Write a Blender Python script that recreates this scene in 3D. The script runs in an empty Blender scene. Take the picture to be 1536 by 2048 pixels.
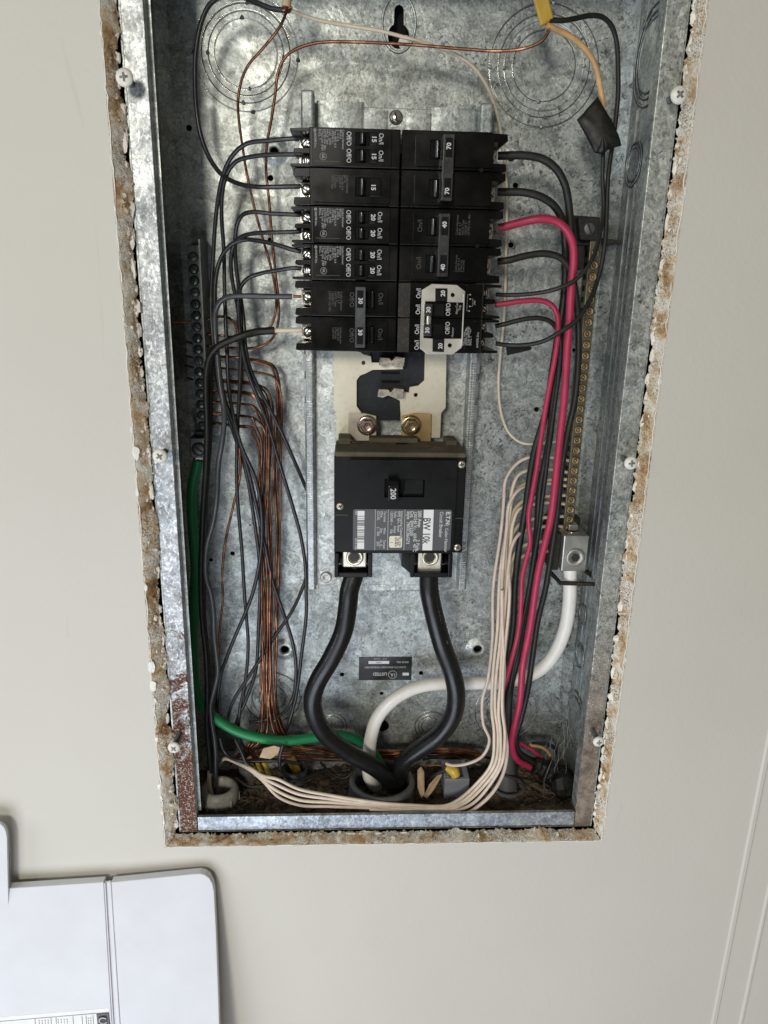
import bpy, bmesh, math, random
import numpy as np
from mathutils import Vector, Matrix
from mathutils.geometry import tessellate_polygon
random.seed(7)
S = 0.001                                     # the scene is written in millimetres
scene = bpy.context.scene
C = scene.collection

# ---------------------------------------------------------------- camera
CAM = np.array([-36.2, -545.96, 460.68])
PITCH, YAW, ROLL, FPX = 0.296325, 0.049367, 0.0198091, 1484.25
def cam_axes():
    cp, sp, cy, sy, cr, sr = math.cos(PITCH), math.sin(PITCH), math.cos(YAW), math.sin(YAW), math.cos(ROLL), math.sin(ROLL)
    f = np.array([0, cp, -sp]); u = np.array([0, sp, cp]); x = np.array([1., 0, 0])
    Rz = np.array([[cy, sy, 0], [-sy, cy, 0], [0, 0, 1]])
    f, u, x = Rz @ f, Rz @ u, Rz @ x
    return cr*x + sr*u, -sr*x + cr*u, f
AX, AU, AF = cam_axes()
cd = bpy.data.cameras.new('camera'); cam = bpy.data.objects.new('camera', cd); C.objects.link(cam)
cd.sensor_fit = 'VERTICAL'; cd.sensor_height = 36; cd.lens = FPX/2048*36; cd.clip_start = .01; cd.clip_end = 50
M = Matrix.Identity(4)
for i in range(3):
    M[i][0], M[i][1], M[i][2], M[i][3] = AX[i], AU[i], -AF[i], CAM[i]*S
cam.matrix_world = M
scene.camera = cam
scene.render.resolution_x, scene.render.resolution_y = 768, 1024

def Q(px, py, y=98.):                         # photo pixel -> point on the upright plane y (mm)
    d = (px-768)/FPX*AX - (py-1024)/FPX*AU + AF
    return tuple(CAM + (y-CAM[1])/d[1]*d)
def H(px, py, h=0.):                          # h mm in front of the back panel
    return Q(px, py, 98.-h)
def QZ(px, py, z):                            # photo pixel -> point on a level plane z
    d = (px-768)/FPX*AX - (py-1024)/FPX*AU + AF
    return tuple(CAM + (z-CAM[2])/d[2]*d)
def zoomed(ox, oy, s):                        # notes taken on an enlarged crop
    return lambda x, y: (ox + x/s, oy + y/s)

# ---------------------------------------------------------------- world and lamps
w = bpy.data.worlds.new('World'); scene.world = w; w.use_nodes = True
bg = w.node_tree.nodes['Background']; bg.inputs[0].default_value = (.92, .87, .76, 1); bg.inputs[1].default_value = .125
def area(name, loc, target, sx, sy, power, col):
    l = bpy.data.lights.new(name, 'AREA'); l.shape = 'RECTANGLE'; l.size = sx; l.size_y = sy; l.energy = power; l.color = col
    o = bpy.data.objects.new(name, l); C.objects.link(o); o.location = loc
    o.rotation_euler = (Vector(target)-Vector(loc)).to_track_quat('-Z', 'Y').to_euler(); return o
area('doorway_light', (-.78, -3.0, 1.12), (0, 0, .3), .44, .50, 37, (1, .96, .86))
area('window_light', (-.42, -1.05, -.48), (0, 0, -.05), 1.0, .8, 11.5, (.80, .87, 1))
area('left_fill_light', (-1.05, -.52, .55), (-.25, 0, .35), .4, .8, 3.2, (.84, .92, 1))  # added fill lamp, lifts the brightness of the wall's left side
scene.view_settings.view_transform = 'Standard'
scene.view_settings.look = 'None'; scene.view_settings.exposure = 0; scene.view_settings.gamma = 1

# ---------------------------------------------------------------- materials
class NT:
    def __init__(s, name):
        s.m = bpy.data.materials.new(name); s.m.use_nodes = True
        s.t = s.m.node_tree; s.b = s.t.nodes['Principled BSDF']
        g = s.t.nodes.new('ShaderNodeNewGeometry'); s.pos = g.outputs['Position']
    def n(s, typ, **kw):
        x = s.t.nodes.new(typ)
        for k, v in kw.items():
            if k in x.inputs: x.inputs[k].default_value = v
            else: setattr(x, k, v)
        return x
    def l(s, a, b): s.t.links.new(a, b)
    def noise(s, scale, detail=3, rough=.55, dist=0, stretch=None):
        n = s.n('ShaderNodeTexNoise', Scale=scale, Detail=detail, Roughness=rough, Distortion=dist)
        if stretch:
            m = s.n('ShaderNodeMapping'); m.inputs['Scale'].default_value = stretch
            s.l(s.pos, m.inputs[0]); s.l(m.outputs[0], n.inputs['Vector'])
        else: s.l(s.pos, n.inputs['Vector'])
        return n.outputs[0]
    def ramp(s, inp, stops, interp='LINEAR'):
        r = s.n('ShaderNodeValToRGB'); r.color_ramp.interpolation = interp
        e = r.color_ramp.elements
        while len(e) < len(stops): e.new(.5)
        for k, (p, c) in enumerate(stops):
            e[k].position = p; e[k].color = c if isinstance(c, tuple) else (c, c, c, 1)
        s.l(inp, r.inputs[0]); return r.outputs[0]
    def mix(s, fac, a, b, mode='MIX'):
        m = s.n('ShaderNodeMix', data_type='RGBA', blend_type=mode)
        for i, v in ((0, fac), (6, a), (7, b)):
            if hasattr(v, 'links') or hasattr(v, 'is_output'): s.l(v, m.inputs[i])
            else: m.inputs[i].default_value = v if i == 0 else ((*v, 1) if len(v) == 3 else v)
        return m.outputs[2]
    def math(s, op, a, b=0.):
        m = s.n('ShaderNodeMath', operation=op)
        for i, v in ((0, a), (1, b)):
            if hasattr(v, 'is_output'): s.l(v, m.inputs[i])
            else: m.inputs[i].default_value = v
        return m.outputs[0]
    def xyz(s):
        x = s.n('ShaderNodeSeparateXYZ'); s.l(s.pos, x.inputs[0]); return x.outputs
    def maprange(s, v, a, b, c, d):
        m = s.n('ShaderNodeMapRange'); s.l(v, m.inputs[0])
        for i, k in enumerate((a, b, c, d)): m.inputs[i+1].default_value = k
        return m.outputs[0]
    def set(s, **kw):
        for k, v in kw.items():
            i = s.b.inputs[k.replace('_', ' ')]
            if hasattr(v, 'is_output'): s.l(v, i)
            else: i.default_value = (*v, 1) if isinstance(v, tuple) and len(v) == 3 else v
        return s
    def bump(s, h, strength=.3, dist=.0005):
        b = s.n('ShaderNodeBump', Strength=strength, Distance=dist)
        s.l(h, b.inputs['Height']); s.l(b.outputs[0], s.b.inputs['Normal']); return s

def simple(name, col, rough=.5, metal=0., var=.12, scale=120, bump=.08, spec=.5, dust=0., dustcol=(.22, .18, .12)):
    t = NT(name)
    n = t.noise(scale, 4)
    dark = tuple(c*(1-var) for c in col); light = tuple(min(1, c*(1+var)) for c in col)
    c = t.ramp(n, [(.3, (*dark, 1)), (.7, (*light, 1))])
    if dust:
        d = t.ramp(t.noise(260, 5, .7), [(.52, 0.), (.75, dust)])
        c = t.mix(d, c, dustcol)
    t.set(Base_Color=c, Metallic=metal, Roughness=t.maprange(t.noise(scale*.6, 3), .3, .7, max(.05, rough-.09), min(1, rough+.09)))
    t.b.inputs['Specular IOR Level'].default_value = spec
    t.bump(t.noise(scale*5, 3), bump, .0003)
    return t.m

def galvanised(name, dirt=1., base=(.48, .505, .49), rust=0, flecks=0., rough=.47, cob=0.):
    t = NT(name); p = t.xyz()
    v = t.n('ShaderNodeTexVoronoi', Scale=150., feature='F1'); v2 = t.n('ShaderNodeTexVoronoi', Scale=420., feature='F1')
    mp = t.n('ShaderNodeMapping'); nn = t.n('ShaderNodeTexNoise', Scale=60., Detail=3.)
    t.l(t.pos, nn.inputs['Vector'])
    ad = t.n('ShaderNodeVectorMath', operation='MULTIPLY_ADD'); t.l(nn.outputs['Color'], ad.inputs[0]); ad.inputs[1].default_value = (.02, .02, .02); t.l(t.pos, ad.inputs[2])
    t.l(ad.outputs[0], v.inputs['Vector']); t.l(ad.outputs[0], v2.inputs['Vector'])
    cell = t.n('ShaderNodeSeparateColor'); t.l(v.outputs['Color'], cell.inputs[0])
    cell2 = t.n('ShaderNodeSeparateColor'); t.l(v2.outputs['Color'], cell2.inputs[0])
    sp = t.ramp(cell.outputs[0], [(0, .70), (1, 1.12)])
    sp2 = t.ramp(cell2.outputs[0], [(0, .74), (1, 1.22)])
    c = t.mix(1., sp, sp2, 'MULTIPLY')
    c = t.mix(1., c, base, 'MULTIPLY')
    big = t.ramp(t.noise(11, 4, .6), [(.32, (.66, .70, .72, 1)), (.68, (1.12, 1.10, 1.04, 1))])
    c = t.mix(1., c, big, 'MULTIPLY')
    fine = t.ramp(t.noise(560, 3, .75), [(.38, .60), (.50, 1.0), (.62, 1.45)])
    c = t.mix(.5, c, fine, 'MULTIPLY')
    # pale oxide bloom
    ox = t.ramp(t.noise(75, 5, .65, .4), [(.50, 0.), (.66, .55)])
    c = t.mix(ox, c, (.60, .63, .61))
    # dark specks and grime, more of it towards the right of the panel
    gx = t.maprange(p[0], -.17, .12, .35, 1.)
    sk = t.ramp(t.noise(330, 4, .6, .7), [(.565, 0.), (.61, 1.)])
    sk2 = t.ramp(t.noise(38, 4, .6), [(.36, 0.), (.60, 1.)])
    m = t.math('MULTIPLY', t.math('MULTIPLY', sk, sk2), gx)
    m = t.math('MULTIPLY', m, .85*dirt)
    c = t.mix(m, c, (.055, .055, .05))
    st = t.ramp(t.noise(16, 5, .65, 0, (1.0, 1.0, .35)), [(.52, 0.), (.75, .35*dirt)])
    c = t.mix(st, c, (.30, .31, .28))
    met = .70; ro = t.maprange(t.noise(48, 4), .3, .7, rough-.10, rough+.12)
    bumpsrc = t.math('ADD', t.noise(420, 3), t.math('MULTIPLY', t.noise(14, 2), 5.))
    if flecks:
        fk = t.ramp(t.noise(300, 4, .7, .3, (1.3, 1.3, .8)), [(.54, 0.), (.60, flecks)])
        c = t.mix(fk, c, (.93, .94, .95))
    if rust:
        rz = t.maprange(p[2], .03, .33, 1., 0.)
        rn = t.noise(42, 5, .7, .6)
        if rust == 1:                                   # flaking red brown rust low on the left flange
            low = t.math('SUBTRACT', t.math('ADD', t.math('ADD', t.math('MULTIPLY', rz, .34), t.maprange(p[2], 0, .07, .3, 0.)), t.math('ADD', rn, t.math('MULTIPLY', t.noise(420, 3, .7), .18))), .465)
            r = t.ramp(low, [(.33, 0.), (.38, 1.)])
            gr = t.ramp(t.noise(800, 4, .7), [(.40, (.085, .028, .02, 1)), (.54, (.14, .055, .038, 1)), (.635, (.55, .56, .44, 1))])
            gran = t.ramp(t.noise(620, 3, .7), [(.44, 0.), (.56, 1.)])
            g2 = t.math('MULTIPLY', gran, t.ramp(rz, [(.15, 0.), (.6, .75)]))
            c = t.mix(g2, c, (.16, .12, .085))
        else:                                           # brown speckle
            low = t.math('SUBTRACT', t.math('ADD', t.math('MULTIPLY', rz, .42), t.noise(1000, 3, .75)), .28)
            r = t.ramp(low, [(.42, 0.), (.48, .92)])
            gr = t.ramp(t.noise(60, 4, .7), [(.4, (.11, .075, .05, 1)), (.65, (.34, .27, .20, 1))])
        c = t.mix(r, c, gr)
        inv = t.math('SUBTRACT', 1., r)
        met = t.math('MULTIPLY', inv, .7)
        ro = t.math('ADD', ro, t.math('MULTIPLY', r, .4))
    t.set(Base_Color=c, Metallic=met, Roughness=ro)
    t.bump(bumpsrc, .22, .0008)
    return t.m

def wall_paint():
    t = NT('cream_wall_paint')
    n = t.ramp(t.noise(5, 4, .55), [(.3, (.600, .568, .497, 1)), (.7, (.630, .598, .527, 1))])
    sm = t.ramp(t.noise(9, 6, .7, 1.2), [(.60, 0.), (.80, .07)])
    c = t.mix(sm, n, (.42, .40, .33))
    sc = t.ramp(t.noise(34, 3, .5, 2.5, (1, 1, .12)), [(.74, 0.), (.78, .12)])
    c = t.mix(sc, c, (.36, .34, .29))
    pt = t.ramp(t.noise(260, 2, .4), [(.79, 0.), (.82, .35)])
    c = t.mix(pt, c, (.33, .29, .22))
    t.set(Base_Color=c, Roughness=.48); t.b.inputs['Specular IOR Level'].default_value = .35
    t.bump(t.math('ADD', t.noise(240, 3, .55), t.math('MULTIPLY', t.noise(28, 3), 1.8)), .16, .0012)
    return t.m
def crumb_mat(name='crumbling_board'):
    t = NT(name)
    g = t.noise(760, 4, .8); b = t.noise(55, 4, .7, .5)
    c = t.ramp(b, [(.28, (.26, .135, .055, 1)), (.38, (.55, .35, .18, 1)), (.47, (.76, .61, .41, 1)), (.56, (.90, .84, .72, 1))])
    d = t.ramp(g, [(.42, 1.), (.50, 0.)])
    d = t.math('MULTIPLY', d, t.ramp(t.noise(36, 3), [(.40, .15), (.58, .9)]))
    c = t.mix(d, c, (.17, .095, .05))
    t.set(Base_Color=c, Roughness=.95); t.bump(t.noise(560, 5, .8), .9, .0015)
    return t.m
def debris_mat():
    t = NT('brown_debris')
    c = t.ramp(t.noise(70, 5, .7, .5), [(.32, (.045, .033, .021, 1)), (.5, (.125, .088, .052, 1)), (.70, (.31, .225, .14, 1))])
    s = t.ramp(t.noise(700, 3, .7), [(.60, 0.), (.68, .8)])
    c = t.mix(s, c, (.33, .24, .15))
    t.set(Base_Color=c, Roughness=.95); t.bump(t.noise(500, 5, .8), 1., .002)
    return t.m
def wire_mat(name, col, rough=.38, dust=.25, var=.15, dustcol=(.30, .26, .20)):
    return simple(name, col, rough, 0, var, 90, .10, .5, dust, dustcol)
def copper_mat():
    t = NT('bare_copper')
    c = t.ramp(t.noise(85, 4, .6), [(.28, (.07, .032, .022, 1)), (.50, (.22, .095, .055, 1)), (.72, (.56, .28, .16, 1))])
    t.set(Base_Color=c, Metallic=.9, Roughness=.36); return t.m

MT = dict(
    steel=galvanised('galvanised_steel', 1.0),
    pan=galvanised('galvanised_pan', .55, (.60, .625, .61), rough=.50),
    flange_left=galvanised('rusty_flange_steel', .5, (.44, .46, .48), rust=1, flecks=.6),
    flange_right=galvanised('speckled_flange_steel', .9, (.54, .56, .52), rust=2, flecks=.3),
    flange_bottom=galvanised('bottom_flange_steel', .4, (.42, .46, .52), rust=0, flecks=.35),
    groove=simple('groove_shadow_steel', (.10, .105, .11), .5, .7),
    ring=simple('knockout_ring_steel', (.34, .36, .37), .35, .85),
    wall=wall_paint(), crumb=crumb_mat(), debris=debris_mat(),
    paper=simple('torn_paper', (.84, .78, .67), .8, 0, .12, 80, .2),
    white_paint=simple('white_enamel', (.70, .70, .715), .5, 0, .03, 30, .02, .3),
    screw_white=simple('white_screw_paint', (.80, .78, .70), .4, 0, .08, 300, .1, .5, .25),
    blackp=simple('black_bakelite', (.0020, .0020, .0019), .24, 0, .25, 60, .02, .28, .035, (.10, .085, .055)),
    blackg=simple('glossy_black_handle', (.009, .009, .010), .17, 0, .2, 90, .01, .6),
    dirtyp=simple('dirty_black_bakelite', (.016, .015, .013), .6, 0, .3, 90, .3, .4, .55, (.12, .085, .03)),
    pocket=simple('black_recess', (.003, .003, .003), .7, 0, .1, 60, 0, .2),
    mainface=simple('main_breaker_charcoal', (.0070, .0070, .0066), .34, 0, .15, 60, .05, .2, .05, (.10, .09, .07)),
    maintop=simple('dusty_brown_bakelite', (.105, .088, .058), .75, 0, .25, 90, .15, .3, .4, (.20, .17, .11)),
    insul=simple('dark_blue_grey_insulator', (.013, .015, .019), .55, 0, .25, 70, .08, .3, .12),
    bus=simple('tin_plated_bus', (.72, .67, .52), .42, .35, .06, 40, .05, .5, .25, (.25, .20, .14)),
    stab=simple('tarnished_stab', (.36, .33, .27), .4, .8, .4, 300, .3),
    lugplate=simple('zinc_lug_plate', (.58, .53, .42), .38, .7, .15, 60, .08),
    brass=simple('yellow_zinc_lug_plate', (.52, .37, .17), .38, .75, .25, 60, .08),
    bolt=simple('iridescent_zinc_bolt', (.55, .42, .24), .25, .9, .35, 240, .05),
    boltp=simple('pinkish_zinc_bolt', (.52, .38, .34), .28, .9, .3, 240, .05),
    chrome=simple('terminal_screw_steel', (.78, .75, .66), .22, .95, .2, 260, .1),
    slot=simple('screw_slot_dark', (.03, .027, .022), .6, .2),
    plate=simple('satin_tie_plate', (.60, .58, .52), .36, .85, .06, 50, .05),
    gbar=simple('dull_ground_bar', (.16, .165, .16), .5, .8, .25, 120, .1, .5, .3, (.12, .11, .09)),
    gscrew=simple('greenish_ground_screw', (.14, .17, .145), .38, .85, .4, 200, .1),
    nbar=simple('brassy_neutral_bar', (.20, .175, .12), .45, .8, .2, 120, .1),
    nscrew=simple('brass_neutral_screw', (.34, .255, .14), .40, .75, .4, 200, .1),
    lug=simple('aluminium_lug', (.44, .43, .38), .42, .8, .15, 120, .08),
    lugb=simple('bright_lug', (.66, .62, .50), .35, .8, .15, 120, .08),
    lab=simple('grey_rating_label', (.085, .088, .088), .42, 0, .06, 60, .02),
    ink=simple('white_print', (.58, .58, .56), .5, 0, .04),
    inkdim=simple('moulded_lettering', (.055, .055, .054), .4, 0, .05),
    inkmid=simple('worn_white_print', (.34, .34, .33), .5, 0, .25, 600),
    inkblack=simple('black_print', (.02, .02, .02), .5),
    inkgrey=simple('grey_print', (.30, .30, .31), .5),
    labwhite=simple('white_label', (.80, .80, .78), .5, 0, .04),
    cream=simple('cream_sticker', (.78, .73, .58), .5, 0, .05),
    sticker=simple('black_sticker', (.012, .012, .013), .35),
    wblack=wire_mat('black_insulation', (.019, .020, .022), .34, .18),
    wblackr=wire_mat('dusty_black_insulation', (.014, .014, .011), .5, .25, .2, (.085, .078, .05)),
    wgrey=wire_mat('grey_black_insulation', (.055, .058, .064), .33, .2),
    wbig=wire_mat('black_feeder_insulation', (.0075, .0075, .008), .32, .04),
    wwhite=wire_mat('aged_white_insulation', (.74, .63, .48), .48, .15, .1),
    wcream=wire_mat('ivory_feeder_insulation', (.90, .87, .80), .36, .06, .05),
    wwhite2=wire_mat('pinkish_white_insulation', (.74, .60, .50), .46, .15, .12),
    wyel=wire_mat('yellowed_white_insulation', (.62, .38, .17), .5, .3),
    wred=wire_mat('red_insulation', (.43, .028, .078), .42, .08, .15, (.34, .12, .11)),
    wgreen=wire_mat('green_insulation', (.015, .25, .085), .36, .04, .1),
    copper=copper_mat(),
    jacket=wire_mat('yellow_cable_jacket', (.52, .33, .05), .42, .2),
    wirenut=simple('yellow_wirenut', (.72, .50, .06), .35),
    tape=simple('black_electrical_tape', (.011, .0105, .008), .48, 0, .3, 120, .2, .4, .3, (.09, .08, .05)),
    pvc=simple('grey_pvc', (.12, .122, .120), .5, 0, .2, 90, .1, .4, .6, (.10, .08, .06)),
    pvclight=simple('white_plastic_bushing', (.36, .35, .31), .42, 0, .2, 90, .1, .4, .6, (.16, .14, .11)),
    clampgrey=simple('light_grey_clamp', (.27, .29, .33), .5, 0, .08, 90, .1),
    kraft=simple('kraft_paper', (.56, .40, .25), .7, 0, .12, 200, .3),
    cavity=simple('dark_cavity', (.006, .005, .004), .9, 0),
    worn_recess=simple('paint_smeared_recess', (.20, .19, .17), .6, .3, .5, 900, .2),
    cob=simple('grey_cobweb', (.35, .33, .30), .8, 0),
)

# ---------------------------------------------------------------- mesh helpers
class MB:
    def __init__(s): s.v = []; s.f = []; s.sm = []
    def add(s, vs, fs, smooth=False):
        o = len(s.v); s.v += [tuple(map(float, v)) for v in vs]
        s.f += [tuple(i+o for i in f) for f in fs]; s.sm += [smooth]*len(fs); return s
    def box(s, x0, x1, y0, y1, z0, z1):
        vs = [(x, y, z) for x in (x0, x1) for y in (y0, y1) for z in (z0, z1)]
        return s.add(vs, [(0, 1, 3, 2), (4, 6, 7, 5), (0, 4, 5, 1), (2, 3, 7, 6), (0, 2, 6, 4), (1, 5, 7, 3)])
    def prism(s, pts, a0, a1, axis='y'):
        # outline pts extruded along an axis; pts are the two other coordinates in order
        def P(p, a): return {'y': (p[0], a, p[1]), 'z': (p[0], p[1], a), 'x': (a, p[0], p[1])}[axis]
        n = len(pts)
        tris = tessellate_polygon([[Vector((p[0], p[1], 0)) for p in pts]])
        vs = [P(p, a0) for p in pts] + [P(p, a1) for p in pts]
        fs = [tuple(t) for t in tris] + [tuple(i+n for i in reversed(t)) for t in tris]
        fs += [(i, (i+1) % n, n+(i+1) % n, n+i) for i in range(n)]
        return s.add(vs, fs)
    def plate(s, outer, holes, y0, y1):
        loops = [outer]+holes
        tris = tessellate_polygon([[Vector((p[0], p[1], 0)) for p in L] for L in loops])
        flat = [p for L in loops for p in L]; n = len(flat)
        vs = [(p[0], y0, p[1]) for p in flat]+[(p[0], y1, p[1]) for p in flat]
        fs = [tuple(t) for t in tris]+[tuple(i+n for i in reversed(t)) for t in tris]
        o = 0
        for L in loops:
            m = len(L); fs += [(o+i, o+(i+1) % m, n+o+(i+1) % m, n+o+i) for i in range(m)]; o += m
        return s.add(vs, fs)
    def tube(s, pts, r, n=10, cap=True, squash=None):
        P = [Vector(p) for p in pts]; k = len(P)
        rs = r if isinstance(r, (list, tuple)) else [r]*k
        T = []
        for i in range(k):
            t = (P[min(i+1, k-1)]-P[max(i-1, 0)]); T.append(t.normalized() if t.length > 1e-9 else Vector((0, 0, 1)))
        up = Vector((0, 1, 0)) if abs(T[0].y) < .9 else Vector((1, 0, 0))
        N = (up - T[0]*up.dot(T[0])).normalized(); vs = []
        for i in range(k):
            N = (N - T[i]*N.dot(T[i])).normalized(); B = T[i].cross(N)
            for j in range(n):
                a = 2*math.pi*j/n
                vs.append(P[i]+(N*math.cos(a)+B*math.sin(a))*rs[i])
        fs = [(i*n+j, i*n+(j+1) % n, (i+1)*n+(j+1) % n, (i+1)*n+j) for i in range(k-1) for j in range(n)]
        s.add(vs, fs, True)
        if cap: s.add([vs[j] for j in range(n)], [tuple(range(n-1, -1, -1))]); s.add([vs[(k-1)*n+j] for j in range(n)], [tuple(range(n))])
        return s
    def cyl(s, c, axis, r, h0, h1, n=20, r1=None):
        a = Vector(axis).normalized(); c = Vector(c)
        return s.tube([c+a*h0, c+a*h1], [r, r if r1 is None else r1], n)
    def lathe(s, c, axis, prof, n=24):            # prof: list of (radius, height along axis)
        a = Vector(axis).normalized(); up = Vector((0, 0, 1)) if abs(a.z) < .9 else Vector((1, 0, 0))
        N = a.cross(up).normalized(); B = a.cross(N); c = Vector(c); vs = []
        for (r, h) in prof:
            for j in range(n):
                t = 2*math.pi*j/n; vs.append(c+a*h+(N*math.cos(t)+B*math.sin(t))*r)
        fs = [(i*n+j, i*n+(j+1) % n, (i+1)*n+(j+1) % n, (i+1)*n+j) for i in range(len(prof)-1) for j in range(n)]
        return s.add(vs, fs, True)
    def ring(s, c, axis, R, r, n=48, m=6, a0=0, a1=2*math.pi):
        a = Vector(axis).normalized(); up = Vector((0, 0, 1)) if abs(a.z) < .9 else Vector((1, 0, 0))
        N = a.cross(up).normalized(); B = a.cross(N); c = Vector(c)
        pts = [c+(N*math.cos(a0+(a1-a0)*i/n)+B*math.sin(a0+(a1-a0)*i/n))*R for i in range(n+1)]
        return s.tube(pts, r, m)
    def blob(s, c, r, seed=0, squash=(1, 1, 1), sub=1):
        bm = bmesh.new(); bmesh.ops.create_icosphere(bm, subdivisions=sub, radius=1)
        rnd = random.Random(seed); vs = []
        for v in bm.verts:
            k = 1+rnd.uniform(-.3, .3); vs.append((c[0]+v.co.x*r*k*squash[0], c[1]+v.co.y*r*k*squash[1], c[2]+v.co.z*r*k*squash[2]))
        s.add(vs, [tuple(v.index for v in f.verts) for f in bm.faces]); bm.free(); return s

ROOT = {}                                         # name -> origin (mm) of the top-level object a part hangs from
def root_origin(o):
    while o.parent: o = o.parent
    return Vector(o.location)/S
def base_name(n): return n
def build(mb, name, mat, parent=None, origin=None, bevel=0., seg=2, label=None, cat=None, group=None, kind=None, smooth=None):
    if parent is not None: org = root_origin(parent)
    else: org = Vector(origin) if origin is not None else Vector(np.mean(np.array(mb.v), axis=0))
    me = bpy.data.meshes.new(name)
    me.from_pydata([((v[0]-org.x)*S, (v[1]-org.y)*S, (v[2]-org.z)*S) for v in mb.v], [], mb.f)
    me.polygons.foreach_set('use_smooth', [bool(x) if smooth is None else smooth for x in mb.sm])
    me.materials.append(MT[mat]); me.validate()
    bm = bmesh.new(); bm.from_mesh(me); bmesh.ops.recalc_face_normals(bm, faces=bm.faces); bm.to_mesh(me); bm.free()
    o = bpy.data.objects.new(name, me); C.objects.link(o)
    if parent is not None: o.parent = parent
    else: o.location = org*S
    if bevel:
        b = o.modifiers.new('bevel', 'BEVEL'); b.width = bevel*S; b.segments = seg; b.limit_method = 'ANGLE'; b.angle_limit = math.radians(40)
    tag(o, label, cat, group, kind); return o
def tag(o, label=None, cat=None, group=None, kind=None):
    if label: o['label'] = label
    if cat: o['category'] = cat
    if group: o['group'] = group
    if kind: o['kind'] = kind
    return o
def thing(name, loc, label, cat, group=None):
    o = bpy.data.objects.new(name, None); C.objects.link(o); o.empty_display_size = .01
    o.location = Vector(loc)*S; return tag(o, label, cat, group)
def clone(o, offset=None, parent=None, loc=None):  # a part copied to another place, sharing its mesh
    c = o.copy(); C.objects.link(c)
    if parent is not None: c.parent = parent
    if offset is not None: c.location = Vector(o.location)+Vector(offset)*S
    if loc is not None: c.location = Vector(loc)*S
    return c
def circle(x, z, r, n=20, sq=1.): return [(x+r*math.cos(2*math.pi*i/n), z+r*sq*math.sin(2*math.pi*i/n)) for i in range(n)]
def roundrect(x0, x1, z0, z1, r, n=5):
    out = []
    for cx, cz, a in ((x1-r, z1-r, 0), (x0+r, z1-r, 90), (x0+r, z0+r, 180), (x1-r, z0+r, 270)):
        for i in range(n+1):
            t = math.radians(a+90*i/n); out.append((cx+r*math.cos(t), cz+r*math.sin(t)))
    return out
def spline(pts, step=3.0):
    P = [Vector(p) for p in pts]
    Pn = [P[0]*2-P[1]]+P+[P[-1]*2-P[-2]]; out = []
    for i in range(1, len(Pn)-2):
        p0, p1, p2, p3 = Pn[i-1:i+3]; n = max(2, int((p2-p1).length/step))
        # centripetal Catmull-Rom keeps bends free of loops
        t0 = 0; t1 = t0+max(1e-4, (p1-p0).length)**.5; t2 = t1+max(1e-4, (p2-p1).length)**.5; t3 = t2+max(1e-4, (p3-p2).length)**.5
        for k in range(n):
            t = t1+(t2-t1)*k/n
            A1 = p0*((t1-t)/(t1-t0))+p1*((t-t0)/(t1-t0)); A2 = p1*((t2-t)/(t2-t1))+p2*((t-t1)/(t2-t1)); A3 = p2*((t3-t)/(t3-t2))+p3*((t-t2)/(t3-t2))
            B1 = A1*((t2-t)/(t2-t0))+A2*((t-t0)/(t2-t0)); B2 = A2*((t3-t)/(t3-t1))+A3*((t-t1)/(t3-t1))
            out.append(B1*((t2-t)/(t2-t1))+B2*((t-t1)/(t2-t1)))
    out.append(P[-1]); return out

_txt = {}
def text_geo(body, spacing=1., line=1., align='CENTER', bold=0.):
    key = (body, spacing, line, align, bold)
    if key not in _txt:
        cu = bpy.data.curves.new('t', 'FONT'); cu.body = body; cu.size = 1; cu.align_x = align; cu.align_y = 'CENTER'
        cu.space_character = spacing; cu.space_line = line; cu.offset = bold; cu.resolution_u = 2
        o = bpy.data.objects.new('t', cu); C.objects.link(o); dg = bpy.context.evaluated_depsgraph_get()
        me = bpy.data.meshes.new_from_object(o.evaluated_get(dg))
        _txt[key] = ([tuple(v.co) for v in me.vertices], [tuple(p.vertices) for p in me.polygons])
        bpy.data.objects.remove(o); bpy.data.curves.remove(cu); bpy.data.meshes.remove(me)
    return _txt[key]
def put_text(mb, body, x, z, y, size, rot=0., sx=1., spacing=1., line=1., align='CENTER', bold=.012):
    vs, fs = text_geo(body, spacing, line, align, bold); a = math.radians(rot); c, s = math.cos(a), math.sin(a)
    out = []
    for v in vs:
        u, w_ = v[0]*size*sx, v[1]*size
        out.append((x+u*c-w_*s, y, z+u*s+w_*c))
    mb.add(out, fs); return mb

# ================================================================ THE SETTING
ZTOP = 679.; BX = 181.5
def ragged(a, b, n, amp, seed):
    r = random.Random(seed); out = []
    for i in range(n):
        t = i/n; out.append((a[0]+(b[0]-a[0])*t+r.uniform(-amp, amp), a[1]+(b[1]-a[1])*t+r.uniform(-amp, amp)))
    return out
hole = (ragged((-190.2, 760), (-192.4, -5), 150, .75, 1)+ragged((-192.4, -5), (188.6, -5.6), 70, .55, 2)+ragged((188.6, -5.6), (188.4, 760), 150, .9, 3))
hole = [(min(x, 190), z) for x, z in hole]
mb = MB(); mb.plate([(-1400, -1100), (1400, -1100), (1400, 1500), (-1400, 1500)], [hole], -12, -11)
wall = build(mb, 'wall', 'wall', origin=(0, -12, -1100), kind='structure')
# moulded battens low on the right
for (px, py, wd) in ((1471, 1824, 6.), (1506, 1930, 4.6)):
    p = Q(px, py, -12); m = MB()
    m.prism([(p[0]-wd/2, -12.2), (p[0]-wd/2+1.6, -13.3), (p[0]+wd/2-1.2, -13.3), (p[0]+wd/2, -12.2), (p[0]+wd/2, -11.5), (p[0]-wd/2, -11.5)], -1090, 1400, 'z')
    build(m, 'moulding', 'wall', wall, bevel=.5)
# cavity behind the opening
m = MB(); m.box(-260, 260, 112, 116, -120, 900); build(m, 'wall_cavity', 'cavity', wall)

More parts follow.
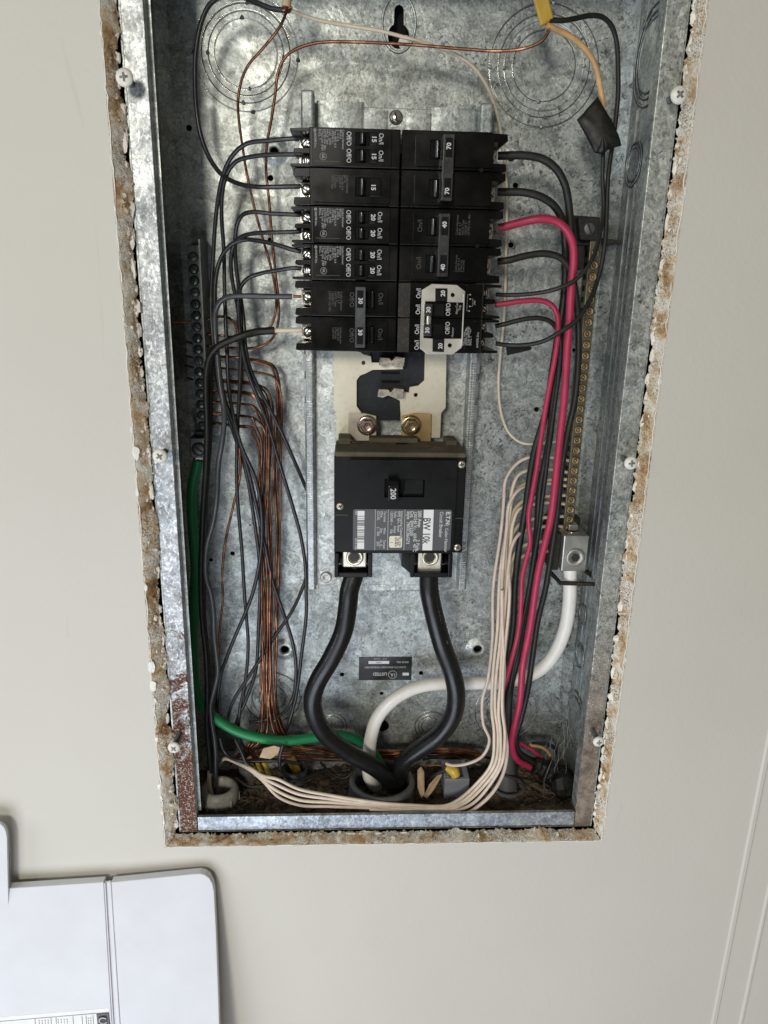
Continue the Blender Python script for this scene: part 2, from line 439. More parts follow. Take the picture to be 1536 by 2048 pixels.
# the sawn, crumbling edge of the wall board round the box
def cut_edge(a, b, inner_a, inner_b, n, seed, name):
    r = random.Random(seed); K = 9; vs = []; fs = []
    wob = [r.uniform(-1, 1) for _ in range(n//7+3)]
    for i in range(n+1):
        t = i/n; ox, oz = a[0]+(b[0]-a[0])*t, a[1]+(b[1]-a[1])*t
        ix, iz = inner_a[0]+(inner_b[0]-inner_a[0])*t, inner_a[1]+(inner_b[1]-inner_a[1])*t
        k = i/7; w0 = wob[int(k)]*(1-(k % 1))+wob[int(k)+1]*(k % 1)
        for j in range(K):
            q = j/(K-1); amp = (.25+1.9*q)
            bx = ox+(ix-ox)*(q*(1+.28*w0*q)); bz = oz+(iz-oz)*(q*(1+.28*w0*q))
            y = -12.3+10.8*q**1.5+r.uniform(-1, 1)*amp*.8
            vs.append((bx+r.uniform(-.45, .45)*amp, y, bz+r.uniform(-.45, .45)*amp))
    for i in range(n):
        for j in range(K-1):
            p = i*K+j; fs.append((p, p+1, p+K+1, p+K))
    m = MB(); m.add(vs, fs, True)
    return build(m, name, 'crumb', wall)
cut_edge((-190.8, 720), (-193.2, -6), (-183.6, 720), (-183.4, 1.5), 420, 11, 'cut_edge')
cut_edge((-193, -5.2), (188.5, -5.6), (-184.5, -.6), (183.5, -.8), 230, 12, 'cut_edge')
cut_edge((189.6, -6.4), (189.3, 720), (183.6, 1.5), (183.2, 720), 420, 13, 'cut_edge')
# rolled paper tabs along both edges and loose grains
m = MB(); r = random.Random(5)
for side in (-1, 1):
    z = 6
    while z < 660:
        L = r.uniform(5, 13); x = side*(185.0+r.uniform(-.6, .9))
        m.blob((x, -2.2+r.uniform(-.8, .6), z+L/2), 1, r.random(), (r.uniform(1.4, 3.0), 1.6, L*.55), 2)
        if r.random() < .45: m.blob((x+side*r.uniform(.8, 3.2), -4-r.uniform(0, 3), z+r.uniform(0, L)), 1, r.random(), (r.uniform(1, 2.2), 1.4, r.uniform(1.5, 4)), 2)
        z += L+r.uniform(.5, 9)
for i in range(16):
    m.blob((r.uniform(-120, 110), -3.5, -1.6+r.uniform(-.4, .5)), 1, r.random(), (r.uniform(1.5, 4), .9, .8), 2)
build(m, 'torn_paper_tab', 'paper', wall, kind='stuff')
m = MB()
for i in range(1500):
    e = r.random()
    if e < .42: p = (-188+r.gauss(0, 2.1), -6+r.uniform(-3, 3), r.uniform(0, 640))
    elif e < .80: p = (185.8+r.gauss(0, 1.5), -6+r.uniform(-3, 3), r.uniform(0, 640))
    else: p = (r.uniform(-190, 187), -5+r.uniform(-2, 3), -3+r.gauss(0, 1.2))
    m.blob(p, r.uniform(.25, .8) if i % 9 else r.uniform(1., 2.3), r.random(), sub=1)
build(m, 'board_crumb', 'crumb', wall, kind='stuff')
# thin bright line of chipped paint round the cut
m = MB()
pts = [(x, -12.15, z) for x, z in hole[4:366] if z < 700]
for i in range(0, len(pts)-3, 1):
    if r.random() < .72: m.tube(pts[i:i+3], r.uniform(.25, .55), 5)
build(m, 'chipped_paint_rim', 'screw_white', wall, kind='stuff')
m = MB()
for i in range(26):
    p = hole[r.choice(range(30, 350))]
    m.blob((p[0]+r.uniform(-1.0, .5)*(1 if p[0] < 0 else -1), -12.2, p[1]), 1, r.random(), (r.uniform(.6, 1.7), .25, r.uniform(1, 3.5)), 1)
for (px, py) in ((272, 905), (303, 1335), (306, 1372)):
    p = Q(px, py, -12.2); m.blob(p, 1, px, (2.4, .3, 5), 2)
build(m, 'chipped_plaster_patch', 'screw_white', wall, kind='stuff')

# ================================================================ THE ELECTRICAL BOX
box = thing('electrical_box', (0, 98, 0), 'open galvanised steel electrical panel box set into the cream wall', 'electrical panel')
small_holes = [(378, 256, 2.3), (541, 356, 2.3), (1022, 490, 2.2), (1073, 819, 2.2), (1148, 700, 1.6), (1031, 371, 2.2), (422, 1120, 1.9), (465, 1107, 2.2),
               (684, 1349, 2.2), (842, 1346, 2.2), (763, 1387, 2.0), (765, 1452, 6.5), (540, 480, 2.0), (520, 912, .9), (500, 1050, .8)]
bosses = [(549, 303, 3.2), (1022, 314, 3.2), (570, 1298, 3.9), (955, 1297, 3.9)]
holes = []
for px, py, rr in small_holes: p = Q(px, py); holes.append(circle(p[0], p[2], rr))
for px, py, rr in bosses: p = Q(px, py); holes.append(circle(p[0], p[2], rr))
kp = Q(797, 72); kx, kz = kp[0], kp[2]
key = []
for i in range(-3, 28):                          # keyhole: round below, narrow slot above
    a = math.radians(120+ i*(300/24)); 
for i in range(25):
    a = math.radians(118+i*(304/24)); key.append((kx+8.6*math.cos(a)*.95, kz+8.6*math.sin(a)))
key += [(kx+3.6, kz+15)]+[(kx+3.6*math.cos(math.radians(t)), kz+17+3.6*math.sin(math.radians(t))) for t in range(0, 181, 30)]+[(kx-3.6, kz+15)]
holes.append(key)
mb = MB(); mb.plate([(-BX, 0), (BX, 0), (BX, ZTOP), (-BX, ZTOP)], holes, 98, 99.2)
build(mb, 'back_panel', 'steel', box)
m = MB(); m.prism([(-BX-1.2, 99.2), (-BX-1.2, 0), (-BX, 0), (-BX, 90), (-BX+8, 98), (-BX+8, 99.2)], 0, ZTOP, 'z'); build(m, 'side_wall', 'steel', box)
# right wall with its rounded bend
m = MB(); m.prism([(BX+1.2, 99.2), (BX+1.2, 0), (BX, 0), (BX, 90), (BX-8, 97.9), (BX-8, 99.2)], 0, ZTOP, 'z'); build(m, 'side_wall', 'steel', box)
m = MB(); m.box(-BX, BX, 1.3, 98, -1.2, 0); m.prism([(82, 0), (97.9, 0), (97.9, 14)], -BX, BX, 'x'); build(m, 'bottom_wall', 'steel', box)
m = MB(); m.prism([(0, ZTOP), (0, ZTOP+1.2), (99, ZTOP+1.2), (99, ZTOP), (98, ZTOP-9), (92, ZTOP-2), (88, ZTOP)], -BX, BX, 'x'); build(m, 'top_wall', 'steel', box)
# flanges with returned lips
m = MB(); m.box(-BX, -167, -.6, .6, .4, ZTOP); fl = build(m, 'flange', 'flange_left', box, bevel=.5, label='left flange with heavy red brown rust towards the bottom')
m = MB(); m.box(-167.9, -166.9, .7, 13, 16, ZTOP); m.box(-166.8, -164.6, 8, 9, 16, ZTOP); build(m, 'flange_lip', 'pan', box)
m = MB(); m.box(167, BX, -.6, .6, .4, ZTOP); build(m, 'flange', 'flange_right', box, bevel=.5, label='right flange speckled brown')
m = MB(); m.box(166.9, 167.9, .7, 13, 16, ZTOP); build(m, 'flange_lip', 'steel', box)
m = MB(); m.box(-166.4, 166.4, -.2, 1., 1.6, 15.4); build(m, 'flange', 'flange_bottom', box, bevel=.4, label='bottom flange of blue grey steel')
m = MB(); m.box(-166, 166, 1., 3.2, 14.2, 15.2); build(m, 'flange_lip', 'steel', box)
# embossed bosses and key slot rim
for px, py, rr in bosses:
    p = Q(px, py); m = MB()
    m.lathe((p[0], 98, p[2]), (0, -1, 0), [(rr, -.6), (rr+.2, 1.8), (rr+1, 2.3), (rr+3.2, 2.0), (rr+6, .5), (rr+8, -.1)], 28)
    build(m, 'mounting_boss', 'pan', box)
m = MB()
rim = []
for i in range(40):
    a = 2*math.pi*i/40; rim.append((kx+12.6*math.cos(a), 97.6, kz+8+(19 if True else 0)*math.sin(a)*(1.0)))
m.tube(spline(rim+[rim[0]], 2), 1.1, 8); build(m, 'keyhole_rim', 'pan', box)
m = MB(); m.cyl((kx+5.5, 103, kz-3), (0, 1, 0), 5.2, 0, 1, 16); build(m, 'backing_patch', 'paper', box)
# knockouts on the back
def knock(px, py, radii, name='knockout', nubs=True, seed=0):
    p = Q(px, py); r = random.Random(seed+px)
    dome = radii[-1]; m = MB()
    pr = [(.01, .55)]
    for j, R in enumerate(reversed(radii)):
        top = (.55, .15, .45, .1)[j % 4]; nxt = (.15, .45, .1, 0)[j % 4] if j < len(radii)-1 else -.1
        pr += [(R-.7, top), (R, nxt)]
    m.lathe((p[0], 98, p[2]), (0, -1, 0), pr, 72)
    k = build(m, name, 'steel', box, smooth=False)
    for j, R in enumerate(radii):
        m = MB(); m.ring((p[0], 97.75, p[2]), (0, 1, 0), R, .34, 72, 5); build(m, 'cut_ring', 'groove' if (j+seed) % 3 else 'ring', k)
    m = MB()
    for R in radii:
        m.ring((p[0]+.25, 97.7, p[2]+.3), (0, 1, 0), R+.7, .30, 64, 5, r.uniform(0, 3), r.uniform(4, 6.2))
    build(m, 'ring_edge', 'chrome', k)
    if nubs:
        m = MB()
        for j, R in enumerate(radii):
            for q in (0, 90, 180, 270):
                if (q//90+j) % 2 == 0 or j == 0:
                    a = math.radians(q+r.uniform(-6, 6)); m.blob((p[0]+R*math.cos(a), 97.4, p[2]+R*math.sin(a)), 1.7, r.random(), (1, .5, 1), 1)
        build(m, 'tie_nub', 'ring' if seed else 'groove', k, kind='stuff')
knock(492, 108, [39.5, 33.5, 28.5, 23.8], seed=0)
knock(1088, 133, [42.5, 35.5, 31, 24.5], seed=1)
knock(545, 1395, [27, 20, 13], seed=2)
knock(1012, 1422, [31, 25, 19], seed=3)
knock(664, 1452, [14.5, 11], nubs=False, seed=4)
knock(862, 1452, [16, 12.5, 9.5], nubs=False, seed=5)
# knockouts on the right wall
def side_knock(y, z, radii):
    m = MB(); m.lathe((BX, y, z), (-1, 0, 0), [(.01, .9), (radii[-1]-1, .9), (radii[-1], 0)], 48); k = build(m, 'side_knockout', 'steel', box, smooth=False)
    for R in radii:
        m = MB(); m.ring((BX-.5, y, z), (1, 0, 0), R, .75, 48, 6); build(m, 'cut_ring', 'groove', k)
        m = MB(); m.ring((BX-.9, y-1.3, z+.8), (1, 0, 0), R, .5, 48, 6); build(m, 'ring_edge', 'steel', k)
def on_wall(px, py):
    d = (px-768)/FPX*AX-(py-1024)/FPX*AU+AF; p = CAM+(BX-CAM[0])/d[0]*d; return p[1], p[2]
for (px, py, rad) in ((1304, 112, [33, 28, 24]), (1268, 330, [15.5, 12]), (1160, 1312, [11.5, 9]), (1166, 1228, [9]), (1150, 1440, [28, 22])):
    y, z = on_wall(px, py); side_knock(min(y, 80), z, rad)
m = MB()
for x, y in ((BX-.6, 74), (BX-.6, 62)): m.box(x, BX-.1, y, y+1.1, 1, ZTOP)
build(m, 'wall_seam', 'ring', box)
# brown debris lying in the bottom
r = random.Random(9); vs = []; fs = []; NX, NY = 190, 44
hs = np.array([[r.random() for _ in range(NY//3+3)] for _ in range(NX//3+3)])
for i in range(NX+1):
    for j in range(NY+1):
        a, b = i/3, j/3; ia, ib = int(a), int(b); fa, fb = a-ia, b-ib
        hh = hs[ia, ib]*(1-fa)*(1-fb)+hs[ia+1, ib]*fa*(1-fb)+hs[ia, ib+1]*(1-fa)*fb+hs[ia+1, ib+1]*fa*fb
        vs.append((-BX+.5+(2*BX-1)*i/NX, 2+94*j/NY, .6+4.*hh*hh+r.uniform(0, 1.2)+4*max(0, (j/NY-.8))))
for i in range(NX):
    for j in range(NY):
        p = i*(NY+1)+j; fs.append((p, p+NY+1, p+NY+2, p+1))
m = MB(); m.add(vs, fs, True); build(m, 'dirt_layer', 'debris', box, kind='stuff')
m = MB()
for i in range(1500):
    m.blob((r.uniform(-176, 176), r.uniform(4, 92), 2.4+r.uniform(0, 2.6)), r.uniform(.35, 1.6), r.random(), (1.2, 1, .7), 1)
for i in range(130):
    m.blob((r.uniform(-174, 174), r.uniform(8, 92), 3), r.uniform(1.6, 4.2), r.random(), (1.4, 1.1, .7), 2)
build(m, 'dirt_crumb', 'debris', box, kind='stuff')
m = MB()
for i in range(170):                              # hair-fine fibres and cobweb
    x, y = r.uniform(-172, 172), r.uniform(8, 90); p = [(x, y, 3)]
    for k in range(5): p.append((p[-1][0]+r.uniform(-6, 6), p[-1][1]+r.uniform(-5, 5), 3+r.uniform(.5, 4)))
    m.tube(spline(p, 2), .12, 4)
for i in range(14):
    x = r.uniform(150, 176); p = [(x, r.uniform(30, 80), r.uniform(30, 90))]
    for k in range(4): p.append((p[-1][0]+r.uniform(-4, 4), p[-1][1]+r.uniform(-4, 4), p[-1][2]-r.uniform(6, 16)))
    m.tube(spline(p, 3), .12, 4)
build(m, 'fibre', 'cob', box, kind='stuff')

# UL sticker on the back, upside down
P = [Q(*q, 97.7) for q in ((718, 1314), (824, 1316), (824, 1358), (718, 1364))]
xs0, xs1, zs0, zs1 = P[0][0], P[1][0], P[2][2]-1, P[0][2]
m = MB(); m.box(xs0, xs1, 97.6, 97.95, zs0, zs1)
st = build(m, 'approval_sticker', 'sticker', origin=(0.5*(xs0+xs1), 97.8, zs0), label='black approval sticker with white print, upside down on the back panel', cat='sticker')
sx_, sz_ = .5*(xs0+xs1), .5*(zs0+zs1); wd = xs1-xs0; hg = zs1-zs0; m = MB()
put_text(m, 'LISTED', sx_-wd*.10, sz_-hg*.23, 97.5, 4.6, 180, bold=.03)
put_text(m, 'UL', sx_+wd*.14, sz_-hg*.27, 97.5, 4.4, 180, bold=.03); m.ring((sx_+wd*.14, 97.5, sz_-hg*.26), (0, 1, 0), 4.1, .35, 28, 4)
put_text(m, 'CLASS CTL ENCLOSED PANELBOARD', sx_, sz_+hg*.06, 97.5, 2.6, 180, .92)
put_text(m, 'ISSUE NO.', sx_+wd*.32, sz_+hg*.28, 97.5, 2.7, 180)
put_text(m, 'E I M      36-0140', sx_-wd*.1, sz_+hg*.42, 97.5, 1.7, 180)
build(m, 'lettering', 'ink', st)
m = MB(); m.box(sx_-wd*.32, sx_+wd*.07, 97.4, 97.6, sz_+hg*.21, sz_+hg*.33); m.box(sx_+wd*.33, sx_+wd*.45, 97.4, 97.6, sz_-hg*.30, sz_-hg*.18)
build(m, 'blank_field', 'labwhite', st)
m = MB(); put_text(m, 'E-8997', sx_-wd*.13, sz_+hg*.27, 97.3, 2.0, 180); build(m, 'field_print', 'inkblack', st)

# ================================================================ MOUNTING PAN
pan = thing('mounting_pan', (-1.5, 98, 197), 'galvanised hat-shaped mounting pan with stamped side ribs carrying the breakers', 'mounting pan')
def panx(u): return u-1.5
prof = [(-72, 97.5), (-72, 75), (-70.5, 73.5), (-65.5, 73.5), (-64, 75), (-63.6, 84), (63.6, 84), (64, 75), (65.5, 73.5), (70.5, 73.5), (72, 75), (72, 97.5), (70.8, 97.5), (70.8, 75.6), (65.2, 75.6), (64.8, 85.2), (-64.8, 85.2), (-65.2, 75.6), (-70.8, 75.6), (-70.8, 97.5)]
m = MB(); m.prism([(panx(a), b) for a, b in prof], 198, 590, 'z'); build(m, 'rail', 'pan', pan, bevel=.5)
m = MB()                                         # stamped, grainy face of the ribs
for sx in (-1, 1):
    rr = random.Random(3+sx)
    for z in np.arange(206, 400, 2.1):
        for k in range(2): m.box(panx(sx*68)-2.3+k*2.5, panx(sx*68)-.4+k*2.5, 73.1+rr.uniform(0, .25), 73.6, z, z+rr.uniform(.8, 1.6))
    for z in (372, 392, 352): m.box(panx(sx*71.6)-1.2, panx(sx*71.6)+1.2, 73, 76, z, z+14)
build(m, 'stamped_texture', 'ring', pan, kind='stuff')
# curved apron above the breakers
def apron(x0, x1, z1, bulge):
    vs = []; fs = []; n = 14
    for i in range(n+1):
        t = i/n; x = x0+(x1-x0)*t; y = 84-bulge*math.sin(math.pi*t)**.6
        vs += [(x, y, 562), (x, y, z1), (x, y+1.2, 562), (x, y+1.2, z1)]
    for i in range(n):
        a = i*4; b = a+4; fs += [(a, b, b+1, a+1), (a+2, a+3, b+3, b+2), (a+1, b+1, b+3, a+3)]
    m = MB(); m.add(vs, fs, False); return m
for (a, b, z, bl) in ((-62, -26, 593.5, 1.6), (-27, -8, 588, .8), (6, 26, 587, .9), (25, 61, 591, 1.8)): build(apron(a, b, z, bl), 'apron', 'pan', pan)
for a, b, z in ((-73.5, -63.6, 598), (60.5, 70.8, 593)):
    m = MB(); m.box(a, b, 70, 84, 560, z); build(m, 'rib_end', 'pan', pan, bevel=2.2, seg=4)
m = MB(); m.box(-46, 70, 88, 90, 190, 208); build(m, 'foot_plate', 'pan', pan, bevel=1)
def slotted_screw(x, y, z, r, name, parent, mat='chrome', ang=45, h=2.):
    m = MB(); m.lathe((x, y, z), (0, -1, 0), [(r*1.25, 0), (r*1.25, .5), (r, .6), (r, h*.8), (r*.9, h), (.01, h+.1)], 22)
    s = build(m, name, mat, parent)
    a = math.radians(ang); c, sn = math.cos(a), math.sin(a); q = r*.88; t = r*.16
    pts = [(x+c*q-sn*t, z+sn*q+c*t), (x-c*q-sn*t, z-sn*q+c*t), (x-c*q+sn*t, z-sn*q-c*t), (x+c*q+sn*t, z+sn*q-c*t)]
    m = MB(); m.prism(pts, y-h-.25, y-h+.6); build(m, 'slot', 'slot', s); return s
p = Q(792, 235, 84); slotted_screw(p[0], 84, p[2], 4.3, 'pan_screw', pan, ang=-75)
p = Q(769, 1153, 87); slotted_screw(p[0], 88, p[2], 3.8, 'pan_screw', pan, ang=35)
p = Q(884, 1155, 87); slotted_screw(p[0], 88, p[2], 3.8, 'pan_screw', pan, ang=20)
p = Q(652, 1155, 83); m = MB(); m.lathe((p[0], 84, p[2]), (0, -1, 0), [(5.4, -.2), (5.2, 1.6), (4, 2.2), (2.6, 1.4), (.01, 1.2)], 24); build(m, 'rivet', 'pan', pan)
m = MB(); put_text(m, 'POLYVINYL', panx(68.2), 232, 72.9, 5.4, -84, .9); build(m, 'stamped_lettering', 'groove', pan)

# ================================================================ BUS BARS
zb = zoomed(600, 690, 4.267)
bus = thing('bus_bar_assembly', (-1.5, 66, 335), 'pair of cream tin-plated bus bars round an S-shaped dark insulator above the main breaker', 'bus bars')
def poly(pts, y, conv=zb): return [(lambda q: (q[0], q[2]))(Q(*conv(*p), y)) for p in pts]
hb = lambda x, y_: (lambda q: circle(q[0], q[2], 1.6, 12))(Q(*zb(x, y_), 64))
m = MB(); m.plate(poly([(288, -20), (520, 62), (545, 80), (605, 95), (612, 148), (880, 152), (878, 205), (620, 212), (560, 242), (510, 262), (484, 300), (484, 520), (530, 585), (640, 600), (640, 790), (310, 790), (310, 545), (288, 525)], 64), [hb(542, 151)], 63, 66); build(m, 'bus_bar', 'bus', bus, bevel=.3)
m = MB(); m.plate(poly([(1065, 60), (1250, 60), (1243, 535), (1205, 580), (1195, 790), (900, 790), (860, 640), (852, 475), (760, 430), (670, 425), (670, 392), (885, 395), (928, 405), (935, 358), (1010, 345), (1060, 300)], 64), [hb(988, 425)], 63, 66); build(m, 'bus_bar', 'bus', bus, bevel=.3)
m = MB(); m.prism(poly([(600, -40), (600, 150), (690, 215), (600, 215), (515, 262), (487, 300), (487, 520), (530, 572), (640, 595), (668, 637), (850, 637), (853, 475), (780, 440), (930, 410), (938, 355), (1012, 343), (1060, 292), (1072, 60), (1072, -40)], 68), 66.5, 72); build(m, 'insulator', 'insul', bus, bevel=.8)
m = MB()
for yy in (238, 312):
    q0 = Q(*zb(695, yy-12), 66); q1 = Q(*zb(850, yy+12), 66)
    m.box(q0[0], q1[0], 65.6, 66.6, q1[2], q0[2])
build(m, 'insulator_slot', 'pocket', bus)
for (a, b, c, d) in ((672, 120, 892, 165), (660, 388, 885, 430)):
    q0 = Q(*zb(a, b), 57); q1 = Q(*zb(c, d), 57); xm = (q0[0]+q1[0])/2; zc = (q0[2]+q1[2])/2; m = MB()
    m.prism([(q0[0], zc-2.6), (q0[0]+1, zc+3.6), (xm-2, zc+3.4), (xm, zc+1.2), (xm+3, zc+4.6), (q1[0], zc+3.6), (q1[0]-.6, zc-3), (xm+3, zc-3.6), (xm-2, zc-1.4), (xm-6, zc-3.4)], 52, 64)
    build(m, 'stab', 'stab', bus, bevel=.4)
for (pts, mat, bx, by, bm_) in (([(410, 590), (560, 583), (652, 605), (652, 795), (640, 838), (500, 838), (430, 805), (410, 790)], 'lugplate', 574, 690, 'boltp'),
                                ([(870, 605), (985, 583), (1122, 590), (1118, 825), (955, 825), (955, 790), (868, 785)], 'brass', 950, 690, 'bolt')):
    m = MB(); m.prism(poly(pts, 60), 60, 62.8); lp = build(m, 'connector_plate', mat, bus, bevel=.4)
    q = Q(*zb(bx, by), 57); m = MB(); m.lathe((q[0], 60, q[2]), (0, -1, 0), [(8.2, 0), (8.4, 1), (7.2, 2.0), (6.8, 2.1)], 32)
    m.lathe((q[0], 60, q[2]), (0, -1, 0), [(6.4, 2), (6.2, 6.2), (5.2, 7.0), (3.6, 7.0), (3.4, 6.2), (.01, 5.9)], 6)
    m.lathe((q[0], 60, q[2]), (0, -1, 0), [(3.5, 6.6), (3.2, 7.2), (2.4, 7.0), (2.0, 5.6), (.01, 5.4)], 18)
    b = build(m, 'bolt', bm_, bus, smooth=False)

# ================================================================ BRANCH BREAKERS
XC = -1.7; ZR = [563., 537.9, 513.2, 488.3, 463.4, 438.3, 413.2]
F = 12.
def X(side, u): return XC+side*u
def bx(m, side, u0, u1, y0, y1, z0, z1): a, b = sorted((X(side, u0), X(side, u1))); return m.box(a, b, y0, y1, z0, z1)
def terminal_screw(parent, side, z, kind=0, name='terminal_screw'):
    m = MB(); c = (X(side, 66.3), 36, z)
    m.lathe(c, (side*.55, -1, 0), [(3.9, -1), (4.0, .9), (3.2, 1.9), (1.5, 2.3), (.01, 2.3)], 18)
    s = build(m, name, 'chrome', parent)
    a = math.radians(35+kind*50); m = MB(); d = 3.3
    n = Vector((side*.55, -1, 0)).normalized(); e1 = n.cross(Vector((0, 0, 1))).normalized(); e2 = Vector((0, 0, 1))
    cc = Vector(c)+n*2.2; dr = e1*math.cos(a)+e2*math.sin(a); m.tube([cc-dr*d, cc+dr*d], .55, 5); build(m, 'slot', 'slot', s)
    return s
def recess_terminal(parent, side, z0, z1, n):
    # fins either side of each wire opening, a steel clamp and its screw inside
    bd = np.linspace(z0, z1, n+1); fins = MB(); t = 1.9 if n == 2 else 4.6
    for k in range(n+1):
        z = bd[k]; a, b = (z, z+t*1.2) if k == 0 else ((z-t*1.2, z) if k == n else (z-1.9, z+1.9))
        ext = 74.5 if n == 1 else (76.5 if k != 1 else 75)
        fins.prism([(X(side, 62.5), a), (X(side, ext-1.5), a), (X(side, ext), a+.6), (X(side, ext-.6), b-.4), (X(side, 62.5), b)], 17 if k != 1 or n == 1 else 30, 58)
    build(fins, 'terminal_fin', 'blackp', parent, bevel=.5)
    m = MB(); bx(m, side, 62.5, 70, 48, 60, z0, z1); build(m, 'terminal_floor', 'pocket', parent)
    for k in range(n):
        zc = (bd[k]+bd[k+1])/2; m = MB()
        bx(m, side, 63, 71.5, 41, 43, zc-(5.6 if n == 1 else 3.2), zc+(5.6 if n == 1 else 3.2)); bx(m, side, 63, 64.5, 30, 42, zc-5.6 if n == 1 else zc-3.2, zc-4 if n == 1 else zc-2)
        build(m, 'clamp', 'chrome', parent, bevel=.3); terminal_screw(parent, side, zc, (k+int(z0)) % 3)
def body(parent, side, z0, z1, dirty=False, gap=.25):
    m = MB(); bx(m, side, .5, 63, F+2, 66, z0+gap, z1-gap); build(m, 'case', 'dirtyp' if dirty else 'blackp', parent, bevel=.6)
def face(parent, side, z0, z1, pockets, u0=7., u1=61.5, rad=1.6, mat='blackp'):
    a, b = sorted((X(side, u0), X(side, u1))); hs = []
    for (p0, p1, q0, q1) in pockets:
        c, d = sorted((X(side, p0), X(side, p1))); hs.append([(c, q0), (d, q0), (d, q1), (c, q1)])
    m = MB(); m.plate(roundrect(a, b, z0, z1, rad), hs, F, F+2.3); f = build(m, 'face_plate', mat, parent, bevel=.35)
    m = MB()
    for h in hs: m.box(h[0][0], h[1][0], F+1.7, F+1.95, h[0][1], h[2][1])
    build(m, 'handle_pocket', 'pocket', f); return f
def ridge(parent, side, u0, u1, z0, z1, yt=7.5):
    a, b = X(side, u0), X(side, u1)
    m = MB(); m.prism([(a, F+2), (a+(b-a)*.12, F-2), (a+(b-a)*.55, yt), (b, yt+.6), (b, F+2)], z0, z1, 'z')
    return build(m, 'handle', 'blackg', parent, bevel=.8, seg=4, smooth=True)
LB1 = 'Cutler-Hammer\nBR2020\nA 15/20 A\nType BRD A.A\n120/240 V~\nCuAl   SWD\nHACR Type\nLISTED Ckt. Bkr.\n2 Pole Unit  JM87\nENCL. T'
def tandem(row, rating, label):
    z1, z0 = ZR[row], ZR[row+1]; zc = (z0+z1)/2
    t = thing('tandem_breaker', (X(-1, 35), 66, z0), label, 'circuit breaker', 'black tandem breakers in the left column')
    body(t, -1, z0, z1)
    ph = [(zc+1.1, z1-3), (z0+3, zc-1.1)]
    f = face(t, -1, z0+.8, z1-.8, [(14.6+7, 31.3, a, b) for a, b in ph], u0=6.8, u1=60.5, rad=.8)
    recess_terminal(t, -1, z0+.3, z1-.3, 2)
    le = MB(); mid = MB()
    for (a, b) in ph:
        zz = (a+b)/2
        ridge(t, -1, 29.3, 25.3, a+.6, b-.6)
        m = MB(); m.box(X(-1, 22), X(-1, 16.6), F-1.0, F+2, a+.2, b-.2); h = build(m, 'handle_cap', 'blackp', t, bevel=.4)
        put_text(le, rating, X(-1, 18.8), zz, F-1.15, 4.3, -90, bold=.03)
        put_text(le, 'Off/O', X(-1, 36.), zz, F-.12, 4.7, -90, .80, bold=.004)
        put_text(le, 'On/I', X(-1, 14.), zz+.4, F-.12, 4.7, -90, .82, bold=0)
    build(le, 'lettering', 'ink', t)
    put_text(mid, LB1.replace('A 15/20 A', 'A '+rating+rating+' A').replace('BR2020', 'BR'+rating+rating), X(-1, 47.8), z1-1.8, F-.12, 2.05, -90, .92, line=.86, align='LEFT', bold=.008)
    put_text(mid, 'LB43598 Dnc.', X(-1, 58.7), z1-3.8, F-.12, 1.9, -90, .9, align='LEFT', bold=.02)
    put_text(mid, 'UL', X(-1, 53.4), z0+6.4, F-.12, 2.3, -90, bold=.03)
    mid.ring((X(-1, 53.4), F-.1, z0+6.4), (0, 1, 0), 2.2, .2, 24, 4); mid.ring((X(-1, 58.8), F-.1, z1-2.6), (0, 1, 0), .7, .45, 14, 4)
    build(mid, 'fine_print', 'inkmid', t)
    m = MB(); m.box(X(-1, 59), X(-1, 42), F-.12, F+.1, z0+3.2, z0+3.5); m.box(X(-1, 61.2), X(-1, 61), F-.12, F+.1, z0+1, z1-1); build(m, 'moulded_line', 'inkdim', t)
tandem(0, '15', 'topmost left breaker, tandem pair marked 15 with white print')
tandem(2, '20', 'upper of the two tandem breakers marked 20, under the plain single 15')
tandem(3, '20', 'lower of the two tandem breakers marked 20, above the tied 30 pair')
# single 15
z1, z0 = ZR[1], ZR[2]; zc = (z0+z1)/2
t = thing('single_pole_breaker', (X(-1, 35), 66, z0), 'single-pole breaker marked 15 with a worn plain face, under the topmost left tandem', 'circuit breaker')
body(t, -1, z0, z1); face(t, -1, z0+2.2, z1-2.6, [(21, 31.4, zc-6.2, zc+6.2)], u0=7.2, u1=61.2)
ridge(t, -1, 29.2, 25.2, zc-5.6, zc+5.6); m = MB(); m.box(X(-1, 21.3), X(-1, 13.5), F-1, F+2, zc-6, zc+6); build(m, 'handle_cap', 'blackp', t, bevel=.4)
recess_terminal(t, -1, z0+.3, z1-.3, 1)
m = MB(); put_text(m, '15', X(-1, 18.9), zc, F-1.15, 4.3, -90, bold=.03); build(m, 'lettering', 'ink', t)
m = MB(); put_text(m, 'Cutler-Hammer\nBR115\nType BR A.A\n120/240 V~\n1 Pole\nCuAl SWD\nHACR Type', X(-1, 42), z1-5, F-.1, 2., -90, .9, line=.85, align='LEFT'); build(m, 'moulded_print', 'inkdim', t)
